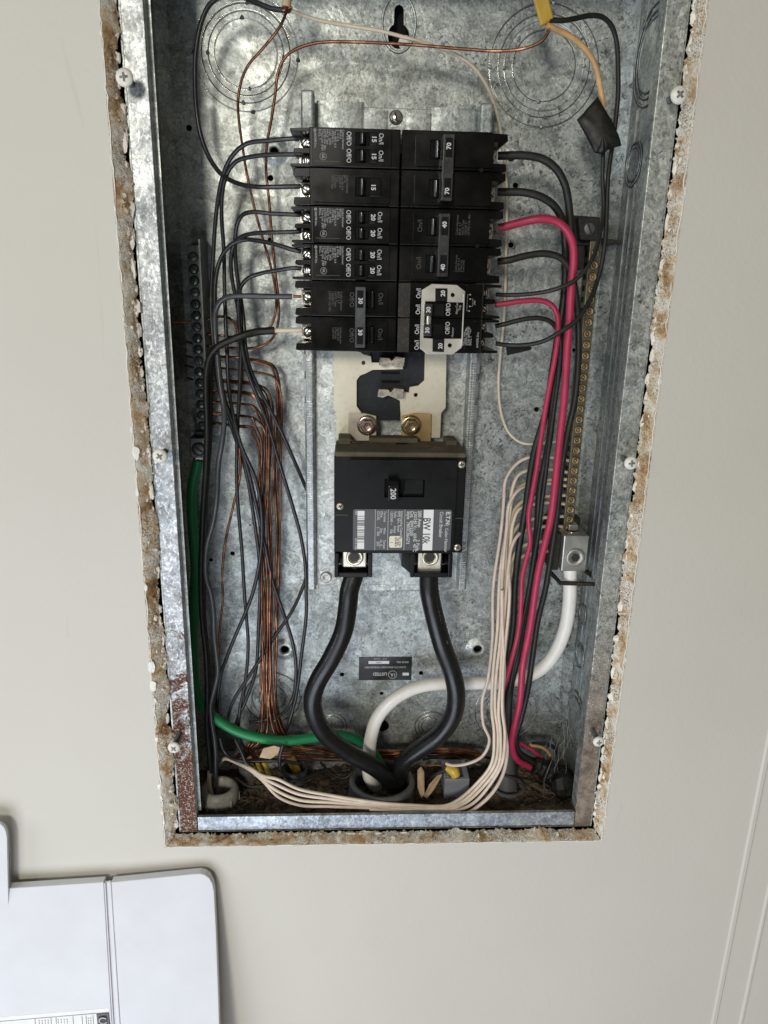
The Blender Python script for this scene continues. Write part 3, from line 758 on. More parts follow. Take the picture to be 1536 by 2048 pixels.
# double-pole helper
def double(rows, side, rating, label, tie_u, ridge_u, pocket_u, on_u, off_u, ink='inkdim', group=None, fine=True, tie_z=None, on_dir=-90):
    z1, z0 = ZR[rows], ZR[rows+2]; zm = ZR[rows+1]
    t = thing('double_pole_breaker', (X(side, 35), 66, z0), label, 'circuit breaker', group)
    num = MB(); le = MB()
    for k, (a, b) in enumerate(((zm, z1), (z0, zm))):
        zc = (a+b)/2
        body(t, side, a, b); face(t, side, a+2.0, b-2.4, [(pocket_u[0], pocket_u[1], zc-6, zc+6.2)], u0=7.2 if side < 0 else 10, u1=61.2 if side < 0 else 64)
        ridge(t, side, ridge_u[0], ridge_u[1], zc-5.6, zc+5.8, 8.5)
        recess_terminal(t, side, a+.3, b-.3, 1)
        put_text(num, rating, X(side, (tie_u[0]+tie_u[1])/2+.1), zc+(1 if k == 0 else -2.2)*(1 if side > 0 else -1)*(1), 2.85, 4.3, on_dir, bold=.03)
        if on_u: put_text(le, 'On/I', X(side, on_u), zc+.6, F-.12, 4.8, on_dir, .95, bold=.0)
        if off_u: put_text(le, 'Off/O', X(side, off_u), zc-.5, F-.12, 4.8, on_dir, .9, bold=.0)
    m = MB(); u0, u1 = tie_u; lo, hi = tie_z or (z0+4, z1-4)
    bx(m, side, u0, u1, 3, 10.5, lo, hi); bx(m, side, u0+1, u1-1, 10.5, F+2, lo+2, lo+10); bx(m, side, u0+1, u1-1, 10.5, F+2, hi-10, hi-2)
    tie = build(m, 'handle_tie', 'wgrey' if side < 0 else 'wblack', t, bevel=.5, seg=3)
    m = MB()
    for zc in (z1-12.4, z0+12.4):
        bx(m, side, u0+1.6, u1-1.2, 2.9, 3.3, zc-6, zc+6)
    build(m, 'tie_inset', 'pocket', tie)
    build(num, 'lettering', 'ink', tie)
    if fine: put_text(le, 'Cutler-Hammer\nBR'+str(int(rating))+'  2 P\nHACR Type\n120/240 V~\nLISTED Ckt. Bkr.', X(side, 45), (zm+z1)/2+5*(-side), F-.1, 2.3, on_dir, .9, line=.9, align='LEFT'); put_text(le, 'Cutler-Hammer\nType BR A.A\n2 Pole Unit\nCuAl SWD', X(side, 44), (zm+z0)/2+5*(-side), F-.1, 2., on_dir, .9, line=.9, align='LEFT')
    if le.v: build(le, 'moulded_print', ink, t)
    m = MB(); p = (X(side, 56 if side > 0 else 30), F+1.9, zm+.6); m.cyl((p[0], F+.5, p[2]), (0, 1, 0), 1.5, 0, 1.6, 14); build(m, 'rivet_hole', 'pocket', t)
    return t
double(4, -1, '30', 'bottom left double-pole breaker with its two 30 handles joined by one tie bar', (23.4, 30.8), (20.6, 17.2), (16.5, 23.3), 12.5, 33.3)
double(0, 1, '70', 'top right double-pole breaker with its handles tied and marked 70', (27.8, 35.4), (22.3, 26.2), (19.8, 27.0), None, None, fine=False, on_dir=90)
double(2, 1, '40', 'double-pole breaker marked 40 with one tie bar, below the 70', (27., 34.6), (21.4, 25.2), (19.4, 26.4), 14.6, None, on_dir=90)
# quad breaker with satin tie plate
zq = zoomed(780, 470, 5.908)
z1, z0 = ZR[4]-.3, ZR[6]; zm = ZR[5]
t = thing('quad_breaker', (X(1, 35), 66, z0), 'bottom right quad breaker with a satin metal tie plate round its 20 and 30 handles', 'circuit breaker')
for a, b in ((zm, z1), (z0, zm)):
    body(t, 1, a, b, dirty=True); recess_terminal(t, 1, a+.3, b-.3, 2)
    face(t, 1, a+.5, b-.5, [], u0=9, u1=61.5, rad=.6)
m = MB(); m.plate(poly([(495, 577), (790, 590), (890, 668), (847, 1330), (740, 1412), (440, 1408), (350, 1335), (375, 650)], 9.5, zq),
                  [poly([(537, 632), (677, 632), (675, 792), (874, 797), (850, 1225), (641, 1225), (637, 1382), (503, 1377), (505, 1225), (395, 1215), (415, 785), (535, 785)], 9.5, zq),
                   [(lambda q: (q[0], q[2]))(Q(*zq(742+25*math.cos(i*.5236), 708+25*math.sin(i*.5236)), 9.5)) for i in range(12)],
                   [(lambda q: (q[0], q[2]))(Q(*zq(707+25*math.cos(i*.5236), 1304+25*math.sin(i*.5236)), 9.5)) for i in range(12)]], 9.2, 10.3)
q0 = Q(*zq(872, 680), 9); q1 = Q(*zq(885, 1330), 9)
m.box(q0[0]-.2, q0[0]+.8, 8, 9.2, q1[2]+1, q0[2]-1)
tp = build(m, 'tie_plate', 'plate', t, bevel=.25)
num = MB()
def qbox(a, b, c, d, y0, y1, name, mat, par, bev=.3):
    p = Q(*zq(a, b), y0); q = Q(*zq(c, d), y0); m = MB(); m.box(min(p[0], q[0]), max(p[0], q[0]), y0, y1, min(p[2], q[2]), max(p[2], q[2])); return build(m, name, mat, par, bevel=bev)
qbox(540, 640, 675, 782, 8, 12, 'handle', 'blackg', t); qbox(508, 1228, 635, 1375, 8, 12, 'handle', 'blackg', t)
qbox(412, 812, 502, 955, 4, 12, 'handle', 'wblack', t, .6); qbox(402, 1055, 490, 1195, 4, 12, 'handle', 'wblack', t, .6)
qbox(505, 815, 635, 955, 11.75, 11.9, 'handle_pocket', 'pocket', t, 0); qbox(495, 1055, 622, 1195, 11.75, 11.9, 'handle_pocket', 'pocket', t, 0)
m = MB(); p = Q(*zq(460, 960), 7); q = Q(*zq(455, 1055), 7); m.tube([(p[0], 7.4, p[2]), (q[0], 7.4, q[2])], 2., 12); build(m, 'tie_pin', 'chrome', t)
for (x, y, s_, yy) in (('20', 628, 690, 7.85), ('20', 597, 1312, 7.85), ('30', 457, 885, 3.85), ('30', 443, 1127, 3.85)):
    q = Q(*zq(y, s_), yy); put_text(num, x, q[0], q[2], yy, 4.3, 90, bold=.03)
for (y, s_) in ((690, 880), (682, 1100)):
    q = Q(*zq(y, s_), F-.2); put_text(num, 'Off/O', q[0], q[2], F-.15, 4.7, 90, .80, bold=.004)
for (y, s_) in ((340, 690), (333, 880), (322, 1115), (318, 1300)):
    q = Q(*zq(y, s_), F-.2); put_text(num, 'On/I', q[0], q[2], F-.15, 4.7, 90, .82, bold=.004)
build(num, 'lettering', 'ink', t)
m = MB()
q = Q(*zq(925, 1230), F); put_text(m, 'HACR Type\nLISTED Ckt. Bkr.\n4 Pole Unit  JM87\nENCL. T', q[0]-.8, q[2]-4.5, F-.15, 2.1, 90, .9, line=.8, align='LEFT', bold=.02)
q = Q(*zq(1035, 1240), F); put_text(m, 'AH93502 Dnc.', q[0], q[2], F-.15, 2.1, 90, .9, bold=.02)
q = Q(*zq(922, 1135), F); m.ring((q[0], F-.12, q[2]), (0, 1, 0), 2.1, .22, 24, 4); put_text(m, 'UL', q[0], q[2], F-.15, 2.2, 90, bold=.03)
q = Q(*zq(808, 860), F); put_text(m, 'Non Com\nTrip', q[0], q[2], F-.15, 2.4, 90, .9, line=.9, bold=.01)
q = Q(*zq(740, 1150), F); put_text(m, 'Hammer', q[0], q[2], F-.15, 2.2, 90, .9, bold=.01)
def qline(a, b, c, d, r_=.13):
    p = Q(*zq(a, b), F-.1); q = Q(*zq(c, d), F-.1); m.tube([p, q], r_, 4)
for a in ((918, 705, 945, 705), (918, 705, 908, 898), (908, 898, 935, 898), (945, 757, 980, 757), (980, 757, 975, 843), (975, 843, 943, 843)): qline(*a)
for (a, b) in ((948, 705), (946, 757), (943, 843), (936, 898)):
    q = Q(*zq(a, b), F-.1); m.cyl((q[0], F-.15, q[2]), (0, 1, 0), .55, 0, .2, 10)
q = Q(*zq(1000, 800), F); put_text(m, '240V', q[0], q[2], F-.15, 1.7, 90, .9)
build(m, 'fine_print', 'inkmid', t)

m = MB(); rq = random.Random(4)
for i in range(70): m.blob((rq.uniform(-.8, 7.0), F+1.9, rq.uniform(ZR[6]+1, ZR[4]-1)), rq.uniform(.18, .6), i, (1, .5, 1), 1)
for i in range(26): m.blob((rq.uniform(8, 60), F-.05, rq.uniform(ZR[6]+1, ZR[4]-1)), rq.uniform(.12, .3), i, (1, .4, 1), 1)
build(m, 'dust_speck', 'debris', t, kind='stuff')
# ================================================================ MAIN BREAKER
mn = thing('main_breaker', (3.5, 62, 235), 'large charcoal main breaker marked 200 with a grey rating label', 'circuit breaker')
zm_ = zoomed(640, 870, 4.8)
m = MB(); m.box(-47.8, 54.8, 12, 60, 256, 335); build(m, 'case', 'mainface', mn, bevel=1.)
# brown dusty sloping top behind the face
m = MB(); m.prism([(12.2, 335.2), (13, 338), (54, 338.5), (60, 336), (60, 330), (12.2, 330)], -47, 54, 'x'); m.box(-45, -35, 40, 62, 336, 343); m.box(-20, 20, 48, 62, 336, 342); m.box(42, 51, 40, 62, 336, 342)
build(m, 'dusty_top', 'maintop', mn, bevel=.8)
m = MB(); m.box(1.5, 10.5, 41, 45, 338.3, 338.9); build(m, 'vent_slot', 'pocket', mn)
m = MB(); m.blob((30, 34, 338.2), 1, 3, (9, 5, .5), 2); m.blob((-32, 46, 338.6), 1, 4, (7, 4, .8), 2); build(m, 'dust_clump', 'debris', mn, kind='stuff')
hp = [Q(*zm_(*q), 8) for q in ((622, 420), (808, 420), (1008, 430), (1000, 598), (622, 598))]
pz = [(hp[0][0], hp[4][2]), (hp[3][0], hp[3][2]), (hp[2][0], hp[2][2]), (hp[0][0], hp[0][2])]
m = MB(); m.plate(roundrect(-36.5, 47.2, 257, 333, 2.2), [pz], 8, 12.2); cv = build(m, 'front_cover', 'mainface', mn, bevel=.6)
m = MB(); m.box(pz[0][0]-.5, pz[1][0]+.5, 11.6, 11.9, pz[0][1]-.5, pz[2][1]+.5); build(m, 'handle_opening', 'pocket', mn)
q0 = Q(*zm_(808, 425), 9); q1 = Q(*zm_(992, 572), 9)
m = MB(); m.box(q0[0], q1[0], 9, 11.7, q1[2], q0[2]); build(m, 'slide_shutter', 'mainface', mn, bevel=.7)
q0 = Q(*zm_(655, 490), -4); q1 = Q(*zm_(755, 640), -4)
m = MB(); m.prism([(11.5, q1[2]-1), (-4, q1[2]), (-4, q0[2]), (0, q0[2]+3), (11.5, q0[2]+5)], q0[0], q1[0], 'x'); hd = build(m, 'handle', 'blackg', mn, bevel=.9)
m = MB(); q = Q(*zm_(700, 565), -4); put_text(m, '200', q[0], q[2], -4.2, 6.0, -90, .95, bold=.02); build(m, 'lettering', 'ink', hd)
m = MB(); put_text(m, 'OFF', 26, 321, 7.9, 3.6, -90); put_text(m, 'ON', -21, 321, 7.9, 3.4, -90); build(m, 'moulded_print', 'pocket', mn)
# label
L0 = Q(*zm_(318, 712), 7.6); L1 = Q(*zm_(1250, 1108), 7.6)
lx0, lx1, lz0, lz1 = L0[0], L1[0], L1[2], L0[2]
m = MB(); m.prism(roundrect(lx0, lx1, lz0, lz1, 1.8), 7.6, 8.1); lb = build(m, 'rating_label', 'lab', mn)
def LX(z): return lx0+(z-318)/(1250-318)*(lx1-lx0)
def LZ(z): return lz1-(z-712)/(1108-712)*(lz1-lz0)
m = MB(); m.box(LX(982), LX(1076), 7.4, 7.6, lz0+.1, lz1-.1); build(m, 'white_band', 'labwhite', lb)
m = MB(); m.box(LX(359), LX(425), 7.4, 7.6, LZ(1095), LZ(727)); build(m, 'barcode_strip', 'labwhite', lb)
m = MB(); m.prism(roundrect(LX(663), LX(785), LZ(1082), LZ(968), 1.4), 7.4, 7.6); build(m, 'approval_patch', 'cream', lb)
m = MB()
for zx in (527, 648, 805): m.box(LX(zx)-.15, LX(zx)+.15, 7.45, 7.6, lz0+.1, lz1-.1)
tx = lambda s_, x, z, size, **k: put_text(m, s_, LX(x), LZ(z), 7.4, size, -90, align='LEFT', **k)
tx('E.T.N', 1212, 730, 4.6, bold=.04); tx('|  Cutler-Hammer', 1205, 860, 3.6, sx=.85); tx('Circuit Breaker', 1150, 730, 4.0, sx=.85)
tx('200 Amp', 945, 722, 3.7, bold=.025); tx('2 Pole', 935, 1002, 3.7, bold=.02); tx('120/240 V~   60Hz  40°C', 905, 728, 3.5, sx=.93, bold=.02); tx('Cat.  BW2200', 872, 725, 3.7, sx=.95, bold=.02); tx('Style  7803C06G73', 838, 728, 3.7, sx=.93, bold=.02)
tx('Interrupting Capacity', 775, 728, 2.9, sx=.9); tx('RMS Sym. Amps', 748, 728, 2.9, sx=.9); tx('Volts         Amps', 714, 728, 2.9, sx=.9); tx('120/240 ~    10k', 680, 728, 2.9, sx=.95)
tx('Terminal       Wire       Torque', 616, 728, 2.8, sx=.88); tx('Wire             Size        Lb. In.', 586, 728, 2.8, sx=.88); tx('CU-AL       2 - 300      250', 554, 728, 2.8, sx=.95)
for (a, b) in ((728, 815), (890, 955), (1025, 1090)): m.box(LX(570), LX(570)+.15, 7.45, 7.6, LZ(b), LZ(a))
tx('MEX', 345, 725, 2., sx=.9); tx('7819 8', 345, 990, 2., sx=.9); tx('WEB', 345, 1055, 2., sx=.9)
build(m, 'label_print', 'ink', lb)
m = MB(); put_text(m, 'BW 10k', LX(1012), LZ(915), 7.3, 8.2, -90, .78, bold=.012)
rr = random.Random(2); z = 775
while z < 1035:
    wv = rr.choice((2, 3, 5, 3)); m.box(LX(358), LX(426), 7.3, 7.42, LZ(z+wv), LZ(z)); z += wv+rr.choice((4, 9, 14, 6, 3))
put_text(m, 'UL  LISTED\nCIR. BKR.\nISSUE MJ-90\n\n  E', LX(724), LZ(1025), 7.3, 2.0, -90, .8, line=.8)
build(m, 'label_black_print', 'inkblack', lb)
# phillips screws on the corners
def phillips(x, y, z, r_, parent, mat='lugplate', name='cover_screw', dirx=None, h=1.2, slotmat='slot'):
    m = MB(); m.lathe((x, y, z), (0, -1, 0), [(r_, 0), (r_, h*.4), (r_*.8, h*.85), (r_*.4, h), (.01, h+.02)], 22); s = build(m, name, mat, parent)
    m = MB(); a = random.uniform(0, 1.5)
    for k in (0, 1):
        b = a+k*math.pi/2; c, sn = math.cos(b), math.sin(b); q_ = r_*.58; t_ = r_*.15
        m.prism([(x+c*q_-sn*t_, z+sn*q_+c*t_), (x-c*q_-sn*t_, z-sn*q_+c*t_), (x-c*q_+sn*t_, z-sn*q_-c*t_), (x+c*q_+sn*t_, z+sn*q_-c*t_)], y-h-.12-.01*k, y-h+.7)
    build(m, 'cross_recess', slotmat, s); return s
for (a, b) in ((193, 687), (1360, 285), (1318, 1082)):
    q = Q(*zm_(a, b), 11); phillips(q[0], 11.9, q[2], 3.0, mn)
m = MB(); m.box(-47.9, -36.8, 11.7, 12, 287.2, 287.8); m.box(47.6, 54.9, 11.7, 12, 285, 285.5); build(m, 'case_seam', 'maintop', mn)
# terminal shrouds with lugs
for (x0, x1, nm) in ((-47.6, -17.2, 0), (13.5, 47.4, 1)):
    m = MB(); zt, zb_ = 256, 235.4; th = 3.4
    m.box(x0, x0+th, 10, 60, zb_, zt); m.box(x1-th, x1, 10, 60, zb_, zt); m.box(x0+th, x1-th, 10, 30, zb_, zb_+4.2); m.box(x0+th, x1-th, 40, 60, zb_, zt)
    if nm == 1: m.prism([(x0, 14), (x0-6, 30), (x0-6, 60), (x0, 60)], zb_+2, zt, 'z')
    build(m, 'terminal_shroud', 'mainface', mn, bevel=.7)
    xc = (x0+x1)/2+(1 if nm == 0 else -1); m = MB(); m.box(xc-9.6, xc+9.6, 15, 40, 238.5 if nm else 242, 256)
    lg = build(m, 'lug', 'lugb', mn, bevel=1.)
    m = MB(); m.lathe((xc, 15, 251.5), (0, -1, 0), [(6.9, -.2), (6.9, 2.2), (6.2, 2.8), (4.6, 2.6), (4.2, 1.0), (.01, .6)], 28); sc = build(m, 'lug_screw', 'lugb', lg)
    m = MB(); m.cyl((xc, 13.9, 251.5), (0, -1, 0), 3.9, 0, .3, 6); build(m, 'hex_socket', 'slot', lg)

# ================================================================ GROUND BAR (left) and NEUTRAL BAR (right)
gb = thing('ground_bar', (-160, 98, 340), 'dull metal ground bar with a column of slotted screws on the left of the box', 'terminal bar')
GX = -158.3
m = MB(); m.box(GX-5, GX+5, 72, 84, 336, 488); build(m, 'bar', 'gbar', gb, bevel=.6)
m = MB(); m.box(GX+5.4, GX+6.4, 66, 97, 380, 492); m.box(GX-4, GX+5.3, 84, 97, 478, 490); build(m, 'bracket', 'gbar', gb)
gz = np.linspace(479, 346, 16); gs = []
for k, z in enumerate(gz):
    gs.append(slotted_screw(GX-.3, 72, z, 3.1, 'bar_screw', gb, mat='gscrew' if k % 3 else 'gbar', ang=[20, -40, 70, 0, -75][k % 5], h=1.4))
m = MB()
for z in gz: m.box(GX+4.95, GX+5.2, 76.5, 80.5, z-2, z+2)
build(m, 'wire_hole', 'pocket', gb)
q = Q(397, 895, 66); m = MB(); m.box(q[0]-6.3, q[0]+7, 62, 82, q[2]-8, q[2]+9); m.box(q[0]-3, q[0]+4, 68, 84, q[2]+9, q[2]+13); lg = build(m, 'lug', 'gbar', gb, bevel=.9)
slotted_screw(q[0]+1, 62, q[2]-.5, 4.6, 'lug_screw', gb, mat='gbar', ang=-38, h=1.)
m = MB()
for k in range(6): m.tube([(q[0]-3.2+k*1.35, 72+(k % 2), q[2]-7.5), (q[0]-4+k*1.2, 73+(k % 2), q[2]-12)], .7, 6)
build(m, 'wire_strand', 'chrome', gb)

nb = thing('neutral_bar', (158, 98, 240), 'long brassy neutral bar with a column of screws on the right of the box', 'terminal bar')
NXc = 158.
m = MB(); m.box(NXc-4.6, NXc+4.2, 70, 84, 250, 500); build(m, 'bar', 'nbar', nb, bevel=.5)
nz = np.linspace(488, 258, 27)
for k, z in enumerate(nz):
    m = MB(); m.lathe((NXc-.2, 70, z), (0, -1, 0), [(3.3, 0), (3.5, .9), (3.0, 2.0), (1.9, 2.1), (1.6, 1.1), (.01, 1.)], 18)
    m.lathe((NXc-.2, 70, z), (0, -1, 0), [(1.3, .9), (1.1, 1.6), (.01, 1.7)], 8)
    build(m, 'bar_screw', 'nscrew', nb)
m = MB()
for z in nz: m.box(NXc-4.8, NXc-4.55, 74, 80, z-2.3, z+2.3)
build(m, 'wire_hole', 'pocket', nb)
# top insulator
zr = zoomed(1000, 380, 3.657)
q = Q(*zr(655, 275), 64); ix, iz = q[0], q[2]
m = MB(); m.prism([(ix-15, iz+10), (ix+9.5, iz+9), (ix+10.5, iz-4), (ix+16, iz-6.8), (ix+31, iz-8), (ix+31, iz-10.5), (ix+8, iz-12.5), (ix-12, iz-12.5)], 76, 97, 'y')
m.prism([(ix-9, iz+8), (ix+8.5, iz+8), (ix+8.5, iz-9), (ix-5.5, iz-9)], 66, 76, 'y'); m.box(ix-11, ix+2, 78, 97, iz-31, iz-12)
ib = build(m, 'insulator_block', 'dirtyp', nb, bevel=.8)
slotted_screw(ix+.5, 66, iz-.5, 4.4, 'block_screw', nb, mat='gbar', ang=-65, h=.9)
# lower lug
zl = zoomed(960, 780, 3.657)
q = Q(*zl(697, 1225), 52); qx, qz = q[0], q[2]
m = MB(); m.box(qx-11.5, qx+10.5, 52, 80, qz-13, qz+20); m.box(qx-4.5, qx+4, 64, 84, qz+20, qz+26); lg = build(m, 'lug', 'lug', nb, bevel=1.)
m = MB(); m.lathe((qx, 52, qz), (0, -1, 0), [(8.4, -.1), (8.4, .7), (7.4, 1.3), (4.2, .9), (3.8, -.2), (.01, -.3)], 30); build(m, 'lug_screw', 'lug', nb)
m = MB(); m.cyl((qx, 51.6, qz), (0, -1, 0), 3.9, 0, .25, 6); build(m, 'hex_socket', 'slot', nb)
m = MB(); m.lathe((qx-1, 66, qz+20), (0, 0, 1), [(7, -.1), (7.6, .35), (6.2, .6), (5.8, .1)], 26); m2 = build(m, 'lug_bore_rim', 'chrome', nb)
m = MB(); m.cyl((qx-1, 66, qz+20.1), (0, 0, 1), 6, 0, .2, 24); build(m, 'lug_bore', 'pocket', nb)
m = MB(); m.box(qx-19, qx-11.6, 60, 97, qz-15, qz+19); m.box(qx-18, qx+12, 84, 97, qz-16, qz+26); build(m, 'insulator_base', 'dirtyp', nb, bevel=.8)
pts = [H(*zl(*p), h) for p, h in (((500, 1275), 24), ((510, 1330), 26), ((590, 1412), 40), ((850, 1420), 42), ((850, 1385), 36), ((775, 1325), 26))]
m = MB(); m.tube([pts[0], pts[1], pts[2], pts[3], pts[4], pts[5]], 2.1, 8); build(m, 'retaining_loop', 'dirtyp', nb, smooth=False)

# ================================================================ WIRES
wires = []
def wire(path, r_, mat, label, name='wire', cat='wire', group=None, n=10, step=3., tip=None, wob=.25, seed=0):
    pts = [H(*p) if len(p) == 3 else p[0] for p in path]
    sp = spline(pts, step); rr = random.Random(seed+len(label))
    ph = [rr.uniform(0, 6.28) for _ in range(4)]; out = []
    for i, p in enumerate(sp):
        out.append((p.x+wob*(math.sin(i*.21+ph[0])+.6*math.sin(i*.083+ph[2])), p.y+wob*math.sin(i*.17+ph[1]), p.z))
    m = MB(); m.tube(out, r_, n)
    o = build(m, name, mat, label=label, cat=cat, group=group)
    if tip:
        tp_, tr, tm, tl = tip; m = MB(); m.tube(spline([H(*p) for p in tp_], 2), tr, n); c = build(m, tl, tm, o)
    wires.append(o); return o
def W3(v): return (v,)
LT = [276, 309, 373, 430, 463, 503, 537, 593, 661]
WR = 1.6
wire([(603, 276, 56), (585, 277, 56), (540, 281, 54), (492, 288, 50), (464, 313, 46), (447, 350, 42), (437, 395, 38), (430, 450, 36), (425, 540, 34), (423, 620, 34), (427, 700, 36), (438, 780, 34), (462, 850, 32), (488, 930, 30), (506, 1020, 28), (517, 1100, 26), (520, 1180, 26), (517, 1262, 26), (512, 1333, 28), (506, 1360, 30), (488, 1410, 34), (475, 1440, 36), (472, 1480, 34), (492, 1515, 26)],
     WR, 'wblack', 'black wire leaving the upper screw of the top left tandem breaker', seed=1)
wire([(603, 309, 56), (585, 309, 56), (550, 309, 54), (505, 313, 50), (472, 323, 46), (453, 350, 42), (444, 392, 38), (443, 440, 34), (447, 500, 32), (449, 560, 32), (452, 640, 34), (454, 700, 38), (458, 780, 42), (482, 889, 44), (510, 958, 42), (523, 1026, 40), (523, 1094, 38), (507, 1180, 36), (493, 1221, 36), (455, 1311, 34), (441, 1350, 32), (432, 1440, 30), (424, 1530, 28)],
     WR, 'wblack', 'black wire leaving the lower screw of the top left tandem breaker', seed=2)
wire([(573, 20, 60), (548, 18, 58), (525, 10, 55), (495, -2, 50), (463, -12, 48), (435, -6, 46), (414, 16, 44), (400, 55, 42), (392, 105, 40), (390, 160, 38), (393, 225, 36), (402, 275, 36), (420, 318, 38), (445, 350, 42), (480, 368, 48), (520, 374, 54), (585, 373, 56), (603, 373, 56)],
     WR*1.05, 'wblack', 'black wire looping down from the upper left splice to the single 15 breaker', seed=3)
wire([(603, 430, 56), (585, 429, 56), (540, 427, 54), (506, 424, 52), (486, 430, 48), (475, 450, 44), (471, 490, 40), (473, 540, 38), (480, 590, 36), (487, 640, 36), (491, 690, 38), (500, 735, 38), (519, 780, 36), (545, 830, 34), (570, 880, 30), (592, 928, 24), (612, 975, 14), (635, 1030, 8), (640, 1080, 8), (622, 1130, 12), (603, 1180, 18), (581, 1226, 22), (553, 1267, 26), (518, 1322, 30), (496, 1355, 32), (471, 1393, 34), (458, 1426, 32), (455, 1460, 30)],
     WR, 'wblack', 'black wire from the upper screw of the upper 20 tandem, passing behind the pan', seed=4)
wire([(603, 463, 56), (585, 464, 56), (540, 465, 54), (505, 467, 50), (482, 474, 46), (467, 492, 42), (462, 525, 40), (466, 570, 38), (474, 610, 38), (480, 660, 38), (482, 720, 38), (479, 790, 38), (474, 870, 38), (474, 960, 36), (479, 1050, 34), (485, 1130, 32), (493, 1235, 30), (496, 1290, 30), (492, 1358, 32), (479, 1426, 36), (478, 1475, 36), (497, 1510, 28)],
     WR, 'wblack', 'black wire from the lower screw of the upper 20 tandem breaker', seed=5)
wire([(603, 503, 56), (588, 500, 56), (556, 490, 54), (520, 482, 50), (490, 479, 46), (465, 487, 44), (447, 506, 42), (436, 533, 42), (431, 565, 42), (430, 610, 42), (431, 660, 42), (436, 720, 42), (447, 790, 42), (468, 850, 40), (493, 930, 38), (515, 1020, 36), (530, 1090, 32), (543, 1157, 28), (570, 1235, 24), (586, 1290, 22), (592, 1344, 22), (586, 1398, 26), (567, 1426, 32), (540, 1437, 36), (499, 1445, 34)],
     WR*1.05, 'wblack', 'black wire from the upper screw of the lower 20 tandem breaker', seed=6)
wire([(603, 537, 56), (588, 536, 56), (558, 540, 54), (520, 547, 50), (496, 556, 48), (481, 573, 46), (476, 600, 44), (478, 640, 42), (484, 690, 42), (495, 740, 42), (513, 790, 40), (536, 850, 38), (559, 925, 36), (585, 1015, 30), (603, 1080, 28), (611, 1130, 26), (612, 1180, 24), (612, 1235, 24), (603, 1317, 24), (592, 1390, 28), (578, 1445, 32), (568, 1472, 32)],
     WR, 'wblack', 'black wire from the lower screw of the lower 20 tandem breaker', seed=7)
o = wire([(584, 593, 56), (540, 593, 56), (500, 592, 56), (462, 593, 54), (443, 601, 52), (432, 620, 50), (430, 655, 50), (434, 715, 52), (440, 770, 54), (447, 810, 56), (449, 840, 56), (444, 885, 56), (436, 930, 54), (433, 1000, 54), (427, 1045, 52), (415, 1090, 50), (411, 1130, 50), (413, 1160, 50), (421, 1185, 50), (427, 1225, 50), (429, 1270, 50), (433, 1310, 50), (435, 1345, 50), (428, 1378, 50), (421, 1410, 50), (424, 1445, 50), (430, 1485, 50), (431, 1540, 52), (428, 1590, 56)],
     2.15, 'wgrey', 'thicker grey-black wire from the upper 30 screw, wavy down the left side', tip=([(586, 593, 56), (604, 593, 56)], 1.1, 'copper', 'copper_tip'), seed=8)
wire([(548, 661, 55), (510, 664, 56), (486, 671, 58), (460, 681, 58), (436, 693, 58), (420, 712, 56), (413, 740, 54), (412, 790, 52), (414, 860, 48), (412, 940, 46), (407, 1010, 46), (404, 1080, 46), (402, 1150, 46), (404, 1230, 46), (412, 1310, 46), (415, 1380, 46), (414, 1450, 48), (419, 1510, 52), (421, 1545, 54)],
     [2.4], 'tape', 'x') if False else None
def taped(path, rads, mat, label, tip=None, seed=0, name='taped_wire'):
    pts = [H(*p) for p in path]; sp = spline(pts, 3); n = len(sp)
    rs = [rads[0]+(rads[1]-rads[0])*min(1, i/(n*.12)) for i in range(n)]
    rr = random.Random(seed); rs = [q_*(1+rr.uniform(-.05, .05)) for q_ in rs]
    m = MB(); m.tube(sp, rs, 12); o = build(m, name, mat, label=label, cat='wire')
    for k, (tp_, tr, tm, tl) in enumerate(tip or []):
        m = MB(); m.tube(spline([H(*p) for p in tp_], 2), tr, 10); build(m, tl, tm, o)
    return o
taped([(549, 661, 55), (510, 664, 56), (486, 671, 58), (460, 681, 58), (436, 693, 58), (420, 712, 56), (413, 740, 54), (412, 790, 52), (414, 860, 48), (412, 940, 46), (407, 1010, 46), (404, 1080, 46), (402, 1150, 46), (404, 1230, 46), (412, 1310, 46), (415, 1380, 46), (414, 1450, 48), (419, 1510, 52), (421, 1545, 54)],
      (3.0, 2.5), 'tape', 'white wire wrapped in black tape from the lower 30 screw down to the corner bushing',
      [([(545, 661, 55), (604, 660, 56)], 1.9, 'wwhite', 'bare_insulation'), ([(419, 1540, 54), (419, 1570, 56), (424, 1592, 58)], 2.1, 'wwhite', 'bare_insulation')], 9)
taped([(423, 700, 40), (420, 760, 40), (421, 840, 42), (417, 920, 44), (412, 1000, 44), (411, 1080, 42), (408, 1160, 42), (409, 1240, 42), (417, 1320, 44), (421, 1400, 44), (419, 1480, 48), (427, 1560, 54)],
      (2.2, 2.0), 'wblack', 'black wire running straight down inside the left bundle to the corner bushing', None, 10, 'wire')
